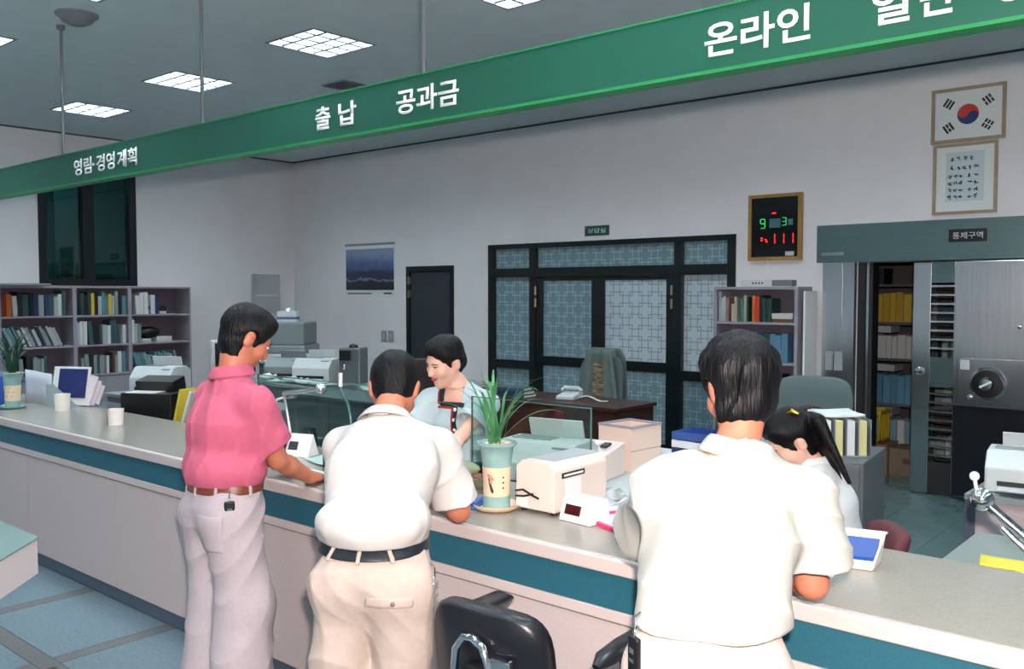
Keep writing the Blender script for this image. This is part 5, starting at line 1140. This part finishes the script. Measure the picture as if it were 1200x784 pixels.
def folds(amp, seed, dirs=((0, 0, 1),), f0=18):
    r_ = np.random.RandomState(seed); ks = []
    for i in range(7):
        k = r_.normal(size=3); k[2] *= .45; k = k/np.linalg.norm(k)*f0*r_.uniform(.6, 2.0); ks.append((k, r_.uniform(0, 6.28), r_.uniform(.4, 1)/ (1+.4*i)))
    def f(D, X, Y, Z):
        a = 0
        for i, (k, ph, w) in enumerate(ks):
            arg = X*k[0]+Y*k[1]+Z*k[2]+ph; sn = np.sin(arg+1.1*np.sin(arg*.53+ph*2)+.6*np.sin(X*9+ph)+.6*np.sin(Z*11+ph*3))
            a = a+w*(sn if (i % 2 or f0 > 40) else (np.abs(sn)**.6*1.6-1.1))
        return D+a*amp*.55
    return f
class Figure:
    """joints in world metres; skin, clothes and hair are children of one empty"""
    def __init__(s, label, base_, pel, chest, neck, head, yaw, yawc, hyaw, hpitch, hroll, sh, el, wr, hip=None, kn=None, an=None, sc=1.0, female=False, skin=None):
        s.t = thing('person', label, 'person', base_); s.org = np.array(base_, float); s.sc = sc; s.fem = female
        s.pel, s.chest, s.neck, s.head = [np.asarray(q, float) for q in (pel, chest, neck, head)]
        s.Bp = basis(yaw); s.Bc = basis(yawc); s.Bh = basis(hyaw, hpitch, hroll); s.sh = [np.asarray(q, float) for q in sh]; s.el = [np.asarray(q, float) for q in el]; s.wr = [np.asarray(q, float) for q in wr]
        r_, f_, u_ = s.Bp[:, 0], s.Bp[:, 1], s.Bp[:, 2]
        s.hip = hip or [s.pel-r_*.09*sc-V(0, 0, .05), s.pel+r_*.09*sc-V(0, 0, .05)]
        s.kn, s.an = kn, an; s.skin = skin or m_skin
        s.waist = s.pel*.62+s.chest*.38+V(0, 0, .0)
    def torso(s, sd, g=0., k=.04, wscale=1.0):
        sc = s.sc; r_ = s.Bp[:, 0]; rc = s.Bc[:, 0]; f = .88 if s.fem else 1
        sd.u(econe(s.pel-V(0, 0, .02), s.waist, .155*sc+g, .112*sc+g, .138*sc*f+g, .100*sc*f+g, r_), k)
        sd.u(econe(s.waist, s.chest, .138*sc*f+g, .100*sc*f+g, .160*sc*f+g, .115*sc*f+g, nrm(r_+rc)), k)
        up = s.chest*.35+s.neck*.65
        sd.u(econe(s.chest, up-nrm(s.neck-s.chest)*.02, .160*sc*f+g, .115*sc*f+g, .135*sc*f+g, .075*sc+g, rc), k)
        tp = s.neck-nrm(s.neck-s.chest)*.045
        for q in (0, 1): sd.u(cone(tp, s.sh[q], .050*sc+g*.6, .048*sc*f+g*.6), k)
    def body(s, hands, h=.006, legs=True):
        sd = SDF(); sc = s.sc; f = .86 if s.fem else 1
        s.torso(sd)
        head_prims(sd, s.head, s.Bh, s.neck-V(0, 0, .02), sc, s.fem)
        for q in (0, 1):
            sd.u(cone(s.sh[q], s.el[q], .049*sc*f, .039*sc*f), .02); m = s.el[q]*.7+s.wr[q]*.3; sd.u(cone(s.el[q], m, .037*sc*f, .040*sc*f), .015); sd.u(cone(m, s.wr[q], .040*sc*f, .026*sc*f), .012)
            if hands[q]: hand_prims(sd, s.wr[q], *hands[q])
            if legs:
                sd.u(cone(s.hip[q], s.kn[q], .078*sc, .053*sc), .03); sd.u(cone(s.kn[q], s.an[q], .054*sc, .036*sc), .02)
                sd.u(cone(s.an[q], s.an[q]+s.Bp[:, 1]*.13-V(0, 0, .04), .032, .028), .02)
        return sdf_obj(sd, 'body', s.skin, s.t, h, org=s.org)
    def part(s, sd, name, mat, h=.006, sm=1, box=None): return sdf_obj(sd, name, mat, s.t, h, org=s.org, smooth_it=sm, box=box)
    def trousers(s, mat, wtop, amp=.004, seed=1, g=.016, wide=.098, hem=.092, name='trousers'):
        sd = SDF(); r_ = s.Bp[:, 0]; sc = s.sc
        sd.u(econe(s.pel-V(0, 0, .02), s.waist, .155*sc+g, .115*sc+g, .142*sc+g*.8, .108*sc+g*.8, r_), .04)
        for q in (0, 1):
            top = s.hip[q]; sd.u(cone(top-s.Bp[:, 1]*.03, s.kn[q], wide, hem*.92), .045); sd.u(cone(s.kn[q], s.an[q]+V(0, 0, .01), hem*.92, hem, cap=True), .04)
            sd.u(ellp(top-s.Bp[:, 1]*.045-V(0, 0, .0), V(.092, .085, .1), s.Bp), .04)
        sd.clip(plane(s.pel+V(0, 0, wtop), (0, 0, 1)))
        bare = sd.copy(); sd.fn(folds(amp, seed, f0=16)); s._tr = bare
        return s.part(sd, name, mat)
    def belt(s, mat, ztop, w=.035, g=.007):
        sd = SDF(); r_ = s.Bp[:, 0]; sc = s.sc
        def core(off):
            c = SDF(); c.u(econe(s.pel-V(0, 0, .02), s.waist, .155*sc+off, .115*sc+off, .142*sc+off, .108*sc+off, r_), .04); return c
        z = s.pel[2]+ztop
        b = core(.016+g); b.clip(plane((0, 0, z+.004), (0, 0, 1))).clip(plane((0, 0, z-w), (0, 0, -1))); o = s.part(b, 'belt', mat, .005, 1)
        return o
    def loops(s, mat, ztop, angs, w=.035, g=.011):
        for a in angs:
            d = s.Bp[:, 0]*math.sin(R(a))-s.Bp[:, 1]*math.cos(R(a)); sc = s.sc
            c = SDF(); off = .016+g; c.u(econe(s.pel-V(0, 0, .02), s.waist, .155*sc+off, .115*sc+off, .142*sc+off, .108*sc+off, s.Bp[:, 0]), .04)
            z = s.pel[2]+ztop; Rm = np.stack([np.cross(V(0, 0, 1), d), d, V(0, 0, 1)], 1)
            c.clip(boxp(V(*(s.pel+d*.15)[:2], z-w/2), V(.0065, .12, w/2+.008), Rm)); s.part(c, 'belt_loop', mat, .004, 0)
    def shirt(s, mat, bottom_z, sleeve_frac=(.8, .8), g=.022, sw=(.072, .088), amp=.006, seed=1, blouse=.0, hem_n=None, neck_r=.068, neckdrop=0., name='shirt', extra=None, k=.04, flare=0.):
        sd = SDF(); s.torso(sd, g, k); sc = s.sc
        if blouse:
            for (dx, dy) in ((-.07, -.03), (.07, -.03), (-.07, .05), (.07, .05), (0, -.05)): sd.u(ellp(s.pel+s.Bp[:, 0]*dx+s.Bp[:, 1]*dy+V(0, 0, bottom_z+.055), V(.094, .078, .062), s.Bp), .05)
        if flare: sd.u(econe(s.pel+V(0, 0, bottom_z-.04), s.waist+V(0, 0, .05), .155*sc+g+flare, .115*sc+g+flare, .150*sc+g, .112*sc+g, s.Bp[:, 0]), .04)
        for q in (0, 1):
            a = s.sh[q]; d = s.el[q]-a; e = a+d*sleeve_frac[q]
            sd.u(cone(a-nrm(d)*.0, e, sw[0]*.86*sc, sw[1]*sc, cap=True), .05)
        if extra: extra(sd)
        sd.fn(folds(amp, seed, f0=17))
        for q in (0, 1):
            a = s.sh[q]; d = s.el[q]-a; e = a+d*sleeve_frac[q]; nn = nrm(d)
            sd.sub(cone(e-nn*.035, e+nn*.05, sw[1]*sc-.014-amp, sw[1]*sc-.006-amp, cap0=True), .004)
            
        hp = s.pel+V(0, 0, bottom_z); sd.clip(plane(hp, hem_n if hem_n is not None else (0, 0, -1)))
        for q in (0, 1): pass
        ax = nrm(s.head-s.neck); sd.sub(cone(s.neck-ax*.03, s.neck+ax*.2, neck_r, neck_r*1.15), .006)
        s._sh = sd
        return s.part(sd, name, mat)
    def collar(s, mat, r=.066, hgt=.042, tilt=.0, spread=.02, gap=40, drop=.012):
        ax = nrm((s.head+s.Bh@V(0, -.03, -.09))-s.neck); ax = nrm(ax*.5+V(0, 0, 1)*.5+s.Bc[:, 1]*tilt); f_ = nrm(s.Bc[:, 1]-ax*(s.Bc[:, 1]@ax)); rr_ = np.cross(f_, ax); c0 = s.neck-ax*drop
        def fn(u, v):
            a = R(gap)+(2*math.pi-2*R(gap))*u; rad = f_*math.cos(a)*1.06+rr_*math.sin(a)
            if v < .5: t_ = v*2; q = c0+rad*(r+.004)+ax*(hgt*t_)
            else: t_ = (v-.5)*2; q = c0+rad*(r+.006+spread*t_)+ax*(hgt*(1-t_*1.0)+.004*math.sin(t_*3.14))
            return tuple((q-s.org).tolist())
        return MB().sheet(fn, 40, 10).build('collar', mat, s.t, smooth=60, solid=.003)
    def hair_cap(s, mat, back=-.055, front=.055, gr=.012, seed=1, amp=.003, frontz=.045, nape=-.062, extra=None, lo_side=.0, name='hair', h=.005):
        sc = s.sc; Bm = s.Bh; c = s.head
        def L(x, y, z): return c+Bm@(V(x, y, z)*sc)
        sd = SDF(); sd.u(ellp(L(0, -.012, .035), V(.076, .096, .086)*sc, Bm), .02); sd.u(ellp(L(0, .03, .0), V(.066, .062, .085)*sc, Bm), .03)
        sd.u(cone(L(0, -.028, -.05), s.neck-V(0, 0, .02), .049*sc*(.86 if s.fem else 1), .056*sc*(.86 if s.fem else 1)), .035); sd.u(ellp(L(0, .03, .078), V(.06, .055, .03)*sc, Bm), .03)
        n1 = Bm@nrm(V(0, .86, -.52)); p1 = L(0, front+.008, frontz-.018); n2 = Bm@nrm(V(0, .10, -1)); p2 = L(0, -.08, nape)
        n3 = Bm@nrm(V(0, .9, -.35)); p3 = L(0, -.005, -.02)
        def fade(D, X, Y, Z):
            d1 = (X-p1[0])*n1[0]+(Y-p1[1])*n1[1]+(Z-p1[2])*n1[2]; d2 = (X-p2[0])*n2[0]+(Y-p2[1])*n2[1]+(Z-p2[2])*n2[2]
            e_ = np.clip(-np.maximum(d1, d2)/.05, 0, 1); e_ = e_*(2-e_)
            return D-(.0015+gr*e_)
        sd.fn(fade); sd.fn(folds(amp, seed, f0=75)); 
        wob = lambda D, X, Y, Z: np.maximum(D, -smin(-((X-p1[0])*n1[0]+(Y-p1[1])*n1[1]+(Z-p1[2])*n1[2]), -((X-p2[0])*n2[0]+(Y-p2[1])*n2[1]+(Z-p2[2])*n2[2]), .02)+.004*np.sin(X*160)*np.sin(Y*140+1))
        sd.fn(wob)
        for q in (-1, 1): sd.sub(ellp(L(q*.088, -.004, -.016), V(.026, .028, .040)*sc, Bm), .006)
        if extra: extra(sd, L, Bm)
        return s.part(sd, name, mat, h, 1)
    def shoes(s, mat):
        for q in (0, 1):
            sd = SDF(); a = s.an[q]; f_ = s.Bp[:, 1]; g = V(a[0], a[1], 0); sd.u(cone(g+V(0, 0, .045)-f_*.05, g+V(0, 0, .04)+f_*.16, .043, .036), .02); sd.u(cone(g+V(0, 0, .04), a, .045, .045), .02); sd.clip(plane((0, 0, .003), (0, 0, -1))); s.part(sd, 'shoe', mat, .008)
m_shoe = M('black_shoe', (20, 18, 18), .3)
def legs_for(pel, yaw, dz=0, stance=.10, back=0., sc=1.0):
    Bm = basis(yaw); r_, f_ = Bm[:, 0], Bm[:, 1]; p = np.array(pel, float); kn = []; an = []
    for q in (-1, 1):
        kn.append(V(*(p+r_*q*stance+f_*(.02-back*.5))[:2], .49*sc)); an.append(V(*(p+r_*q*(stance+.015)-f_*(.03+back))[:2], .085))
    return kn, an
# ---- man in the pink shirt
def arms(neck, yaw, half=.185, drop=.055, fwd=.0):
    drop += .045
    Bm = basis(yaw); return [neck-Bm[:, 0]*half-V(0, 0, drop)+Bm[:, 1]*fwd, neck+Bm[:, 0]*half-V(0, 0, drop)+Bm[:, 1]*fwd]
pel = V(-3.22, 1.975, .885); kn, an = legs_for(pel, -2, back=.05); kn = [k_+V(.05, 0, 0) for k_ in kn]; an = [k_+V(.09, 0, 0) for k_ in an]
nk = V(-3.245, 2.035, 1.39); sh = arms(nk, -4, .175, .06)
P1 = Figure('man in a pink short-sleeved shirt and pale trousers writing at the counter', (-3.22, 1.975, 0), pel, V(-3.235, 2.01, 1.19), nk, V(-3.245, 2.10, 1.535), -2, -4, -12, 32, 0, sh,
            [V(-3.50, 2.16, 1.08), V(-3.075, 2.13, 1.045)], [V(-3.42, 2.38, .945), V(-3.14, 2.335, .935)], kn=kn, an=an, sc=1.03)
d_r = nrm(V(-.14, .30, -.03))
P1.body([(V(.6, .35, -.05), V(0, .1, 1), 1, .25, 1.0, .3), (d_r, V(.25, .1, 1), -1, .75, 1.0, .9)])
m_pink = M('pink_cotton', (196, 92, 118), .85, var=.05, scale=26, bump=.12, bscale=90); m_lin = M('pale_linen_trousers', (176, 164, 168), .9, var=.03, scale=60, bump=.12, bscale=220)
P1.trousers(m_lin, .085, amp=.014, seed=4, wide=.108, hem=.118); P1.belt(M('brown_leather', (112, 58, 40), .4), .085, .036); P1.loops(m_lin, .085, (-40, 5, 48, 95))
P1.shirt(m_pink, .078, (.74, .72), blouse=.01, amp=.016, seed=3, sw=(.070, .078), g=.018); P1.collar(m_pink, .064, .045)
P1.hair_cap(m_hair, seed=5, gr=.013, nape=-.105); face_parts(P1.head, P1.Bh, P1.t, P1.org, 1.03); P1.shoes(m_shoe)
def pocket(fig, ang, z0, z1, halfw, mat, g=.005, name='back_pocket'):
    d = fig.Bp[:, 0]*math.sin(R(ang))-fig.Bp[:, 1]*math.cos(R(ang)); Rm = np.stack([np.cross(V(0, 0, 1), d), d, V(0, 0, 1)], 1)
    c = fig._tr.copy(); c.fn(lambda D, X, Y, Z: D-g); c.clip(boxp(V(*(fig.pel+d*.14)[:2], fig.pel[2]+(z0+z1)/2), V(halfw, .11, (z1-z0)/2), Rm)); return fig.part(c, name, mat, .005, 1, box=(fig.pel-.32, fig.pel+.32))
pocket(P1, 42, -.155, -.02, .058, m_lin)
def fob(label, fig, ang, zt, r_=.165, ln=.06, mat=None, name='key_fob'):
    d = fig.Bp[:, 0]*math.sin(R(ang))-fig.Bp[:, 1]*math.cos(R(ang)); p = fig.pel+d*r_; t = thing(name, label, 'key holder', (p[0], p[1], fig.pel[2]+zt), math.atan2(d[1], d[0])+R(90))
    MB().tube([(0, .012, .09), (0, -.004, .08), (0, -.004, .05)], .0025, 6).build('clip', m_chrome, t); MB().tube([(.006*math.cos(k*.6), -.004, .045+.008*math.sin(k*.6)) for k in range(11)], .0012, 5).build('split_ring', m_chrome, t)
    B(-.02, .02, -.011, .004, -ln+.01, .038).build('fob', mat or m_black, t, bevel=.006); B(-.009, .009, -.0115, -.010, .0, .012).build('badge', m_chrome, t); B(-.010, .010, -.0115, -.010, -.02, -.012).build('badge', m_chrome, t)
    return t
fob('small black key fob hanging from the brown belt of the pink-shirted man', P1, 66, .0, .185)
q = MB().tube([P1.wr[1]+d_r*.11+V(.012, 0, .015), P1.wr[1]+d_r*.11+V(-.03, .03, .11)], [.0035, .0045], 8).build('pen', m_black, smooth=60); tag(q, 'black pen held by the man in the pink shirt', 'pen')

# ---- man in the white polo shirt
pel = V(-2.115, 1.80, .875); yaw = 37; kn, an = legs_for(pel, yaw, back=.06)
nk = V(-2.352, 2.075, 1.28); sh = arms(nk, 38, .178, .05, -.01); sh[0] = sh[0]+V(.02, .02, 0)
P2 = Figure('man in a white polo shirt and khaki trousers leaning over the counter', (pel[0], pel[1], 0), pel, V(-2.255, 1.965, 1.13), nk, V(-2.447, 2.195, 1.375), yaw, 38, 40, 40, 0, sh,
            [V(-2.53, 2.07, .96), V(-2.165, 2.235, .965)], [V(-2.60, 2.33, .945), V(-2.385, 2.40, .935)], kn=kn, an=an, sc=1.02)
P2.body([(V(.5, .6, -.05), V(0, 0, 1), 1, .5, 1.0, .6), (V(-.7, .55, -.05), V(0, 0, 1), -1, .45, 1.0, .5)])
m_polo = M('white_polo_cotton', (196, 191, 187), .85, bump=.08, bscale=120); m_khaki = M('khaki_trousers', (178, 162, 152), .9, var=.03, scale=40, bump=.12, bscale=160)
P2.trousers(m_khaki, .088, amp=.017, seed=9, g=.016); P2.belt(M('black_leather', (18, 22, 30), .4), .088, .037); P2.loops(m_khaki, .088, (-55, -8, 40))
P2.shirt(m_polo, .083, (.80, .86), blouse=.01, amp=.012, seed=8, sw=(.072, .084), g=.02); P2.collar(m_polo, .064, .04, spread=.03)
P2.hair_cap(m_hair, seed=2, gr=.012, nape=-.078); face_parts(P2.head, P2.Bh, P2.t, P2.org, 1.02); P2.shoes(m_shoe)
pk_ = pocket(P2, 32, -.075, -.045, .062, m_khaki, .006, 'pocket_flap'); 
d = P2.Bp[:, 0]*math.sin(R(32))-P2.Bp[:, 1]*math.cos(R(32)); pb = P2.pel+d*.175+V(0, 0, -.06)-P2.org; MB().ell(pb, (.007, .007, .007), 10, 6).build('pocket_button', M('button_brown', (120, 104, 90), .4), P2.t, smooth=60)
fob('bunch of keys hanging at the hip of the white polo shirt', P2, 78, -.06, .20, .05, M('key_silver', (190, 190, 186), .3, metal=.8), 'key_bunch')

# ---- man in the white shirt at the right
pel = V(-1.005, 1.86, .885); yaw = 34; kn, an = legs_for(pel, yaw, back=.06)
nk = V(-1.035, 2.045, 1.335); sh = arms(nk, 36, .178, .06, 0)
P3 = Figure('man in a loose white short-sleeved shirt leaning on the counter beside the money tray', (pel[0], pel[1], 0), pel, V(-1.025, 1.975, 1.13), nk, V(-1.06, 2.125, 1.478), yaw, 36, 52, 20, 0, sh,
            [V(-1.385, 2.185, 1.01), V(-.88, 2.165, 1.00)], [V(-1.47, 2.40, .94), V(-1.06, 2.42, .935)], kn=kn, an=an, sc=1.0)
P3.body([(V(.5, .6, -.05), V(0, 0, 1), 1, .5, 1.0, .6), (V(-.6, .6, -.05), V(0, 0, 1), -1, .5, 1.0, .6)])
m_wsh = M('white_shirt_cotton', (180, 178, 171), .85, bump=.1, bscale=110); m_beige_t = M('beige_trousers', (196, 178, 168), .9, var=.03, scale=40)
P3.trousers(m_beige_t, .09, amp=.004, seed=6)
P3.shirt(m_wsh, .065, (.78, .80), amp=.020, seed=12, sw=(.076, .10), g=.018, hem_n=(0, 0, -1), flare=.006, neck_r=.057); P3.collar(m_wsh, .058, .046, drop=.028)
P3.hair_cap(m_hair, seed=7, gr=.020, nape=-.105, amp=.008); face_parts(P3.head, P3.Bh, P3.t, P3.org, 1.04); P3.shoes(m_shoe)
fob('black pager with keys hanging at the hip of the loose white shirt', P3, -60, .03, .19, .075, m_black, 'belt_pager')

# ---- smiling woman teller
pel = V(-3.15, 3.34, .86); yaw = 196; kn, an = legs_for(pel, yaw, sc=.96)
nk = V(-3.135, 3.235, 1.265); sh = arms(nk, 196, .158, .05)
P4 = Figure('smiling woman teller in a pale blue uniform jacket with dark red trim', (pel[0], pel[1], 0), pel, V(-3.145, 3.28, 1.08), nk, V(-3.16, 3.165, 1.385), yaw, 196, 172, 22, -6, sh,
            [V(-2.99, 3.10, 1.03), V(-3.36, 3.12, 1.03)], [V(-2.93, 2.93, .955), V(-3.12, 2.90, .945)], kn=kn, an=an, sc=.97, female=True, skin=m_skinw)
P4.body([(V(-.1, -.8, -.1), V(0, 0, 1), 1, .4, .9, .5), (V(.8, -.45, -.1), V(0, 0, 1), -1, .4, .9, .5)])
m_unif = M('pale_blue_uniform', (188, 208, 214), .85, bump=.08, bscale=140)
Bc = P4.Bc; fr_ = Bc[:, 1]; ri_ = Bc[:, 0]
def neckline(sd): pass
P4.shirt(m_unif, -.06, (.62, .62), amp=.003, seed=5, sw=(.070, .085), g=.016, neck_r=.056, name='jacket')
sdj = P4._sh
cz = P4.neck+V(0, 0, -.045)+fr_*.07
# square neckline cut: rebuild jacket with an opening, then trims as offset strips
bpy.data.objects.remove([c for c in P4.t.children if c.name.startswith('jacket')][0])
sdj.sub(boxp(cz+V(0, 0, .03), V(.052, .10, .075), Bc), .004)
P4.part(sdj, 'jacket', m_unif, .005)
m_trd = M('trim_dark_red', (150, 40, 50), .7); m_trb = M('trim_black', (24, 26, 34), .7)
def trim(name, mat, c, hx, hz, g):
    q = sdj.copy(); q.fn(lambda D, X, Y, Z: D-g); q.clip(boxp(c, V(hx, .10, hz), Bc)); P4.part(q, name, mat, .004, 1, box=(P4.neck-.35, P4.neck+.2))
trim('trim_bottom', m_trb, cz+V(0, 0, -.052), .072, .011, .004); trim('trim_side', m_trb, cz+ri_*.063+V(0, 0, .02), .011, .062, .004); trim('trim_side_red', m_trd, cz+ri_*.079+V(0, 0, .02), .006, .075, .0035); trim('trim_bottom_red', m_trd, cz+ri_*.04+V(0, 0, -.068), .045, .006, .0035)
trim('placket', m_trb, cz-ri_*.02+V(0, 0, -.17), .012, .12, .004); trim('placket_red', m_trd, cz-ri_*.002+V(0, 0, -.17), .006, .11, .0035)
# buttons found on the jacket surface by marching along the front direction
def surf(sd, p, dirv, far=.25):
    # march from outside towards p
    lo_, hi_ = p+dirv*far, p-dirv*.02
    best = p
    for i in range(80):
        x = lo_+(hi_-lo_)*i/79.; D = BIG
        for op, pr, k in sd.ops:
            if op == 'u': D = float(smin(np.float64(D), np.float64(pr.f(np.array([x[0]]), np.array([x[1]]), np.array([x[2]]))[0]), k))
        if D < 0: return x
    return best
for k in range(4):
    q = surf(sdj, cz-ri_*.02+V(0, 0, -.075-.05*k)-fr_*.02, fr_)+fr_*.006-P4.org; MB().ell(q, (.0095, .0095, .0095), 12, 8).build('button', m_white, P4.t, smooth=60)
MB().tube([tuple((P4.neck+V(0, 0, .0)+(ri_*math.sin(a)*.058+fr_*math.cos(a)*.066)+V(0, 0, -.022*math.cos(a)) - P4.org).tolist()) for a in np.linspace(-1.6, 1.6, 17)], .0014, 5).build('necklace', M('gold', (200, 160, 80), .3, metal=1), P4.t, smooth=60)
sk = SDF(); sk.u(econe(P4.pel+V(0, 0, .0), V(P4.pel[0], P4.pel[1], .5), .17, .13, .19, .15, P4.Bp[:, 0]), .03); sk.clip(plane(P4.pel+V(0, 0, .02), (0, 0, 1))).clip(plane((0, 0, .46), (0, 0, -1))); P4.part(sk, 'skirt', M('navy_skirt', (44, 56, 84), .8), .008)
P4.shoes(m_shoe)
def w1hair(sd, L, Bm):
    sd.u(ellp(L(0, -.085, -.035), V(.05, .035, .05), Bm), .03)
    for q in (-1, 1): sd.u(cone(L(q*.072, .03, .05), L(q*.074, -.05, -.01), .012, .016), .02); sd.u(cone(L(q*.01, .078, .082), L(q*.068, .04, .035), .012, .010), .02)
P4.hair_cap(m_hair, seed=3, gr=.010, nape=-.085, amp=.002, front=.062, frontz=.07, extra=w1hair); face_parts(P4.head, P4.Bh, P4.t, P4.org, .97, M('lipstick', (196, 66, 70), .35), True)

# ---- seated woman teller with bowed head
chair('burgundy swivel chair under the seated teller', (-1.47, 3.72, 0), R(128), m_burg, .34, .18, .56)
pel = V(-1.42, 3.75, .635); yaw = 128; Bm5 = basis(yaw)
nk = V(-1.50, 3.675, 1.015); sh = arms(nk, 128, .155, .06, .02)
kn = [pel+Bm5[:, 1]*.40-Bm5[:, 0]*.09+V(0, 0, -.02), pel+Bm5[:, 1]*.40+Bm5[:, 0]*.09+V(0, 0, -.02)]; an = [V(k_[0], k_[1], .085)-Bm5[:, 1]*.03 for k_ in kn]
hip = [pel-Bm5[:, 0]*.09-V(0, 0, .02), pel+Bm5[:, 0]*.09-V(0, 0, .02)]
P5 = Figure('seated woman teller in a pale blouse bowing her long black hair over the desk', (pel[0], pel[1], 0), pel, V(-1.465, 3.72, .84), nk, V(-1.565, 3.605, 1.11), yaw, 128, 128, 40, -8, sh,
            [sh[0]+V(-.02, -.03, -.20)+Bm5[:, 1]*.06, sh[1]+Bm5[:, 1]*.12+V(0, 0, -.19)], [sh[0]+Bm5[:, 1]*.28+V(-.0, .03, -.095), sh[1]+Bm5[:, 1]*.33+V(0, 0, -.09)], hip=hip, kn=kn, an=an, sc=.96, female=True, skin=m_skinw)
P5.body([(Bm5[:, 1]+V(0, 0, -.1), V(0, 0, 1), 1, .4, .9, .5), (Bm5[:, 1]+V(0, 0, -.1), V(0, 0, 1), -1, .4, .9, .5)])
m_blouse = M('pale_blouse', (214, 220, 222), .85, bump=.1, bscale=120); m_bskirt = M('blue_skirt', (52, 84, 120), .8)
P5.shirt(m_blouse, .06, (.66, .66), amp=.006, seed=15, sw=(.07, .09), g=.022, neck_r=.055, name='blouse'); P5.collar(m_blouse, .056, .035)
sk = SDF()
for q in (0, 1): sk.u(cone(hip[q], kn[q], .105, .085), .04)
sk.u(ellp(pel, V(.18, .16, .11), Bm5), .04); P5.part(sk, 'skirt', m_bskirt, .008); P5.shoes(m_shoe)
def w2hair(sd, L, Bm):
    for q in (1,):
        P_ = L(q*.07, -.06, .02); sd.u(cone(P_, P_+V(0, 0, -.16)-Bm5[:, 1]*.01, .035, .028), .03)
    a = L(-.02, -.105, .03)
    lf = -Bm5[:, 0]      # her left side, turned to the viewer
    for i in range(9):
        o_ = lf*(-.06+i*.018)-Bm5[:, 1]*(.02+.004*i); sd.u(cone(a+o_*.6, a+o_*1.3-Bm5[:, 1]*(.07)+V(0, 0, -.20-.02*(i % 3)), .026, .009), .015)
P5.hair_cap(m_hair, seed=13, gr=.016, nape=-.11, amp=.003, front=.06, frontz=.06, extra=w2hair); face_parts(P5.head, P5.Bh, P5.t, P5.org, .96)
q = P5.head+P5.Bh@V(-.05, -.06, .105)-P5.org; MB().tube([q+V(-.02, .0, 0), q+V(.0, 0, .012), q+V(.025, .01, 0)], [.005, .011, .005], 8).build('hair_clip', M('gold', 0), P5.t, smooth=60)
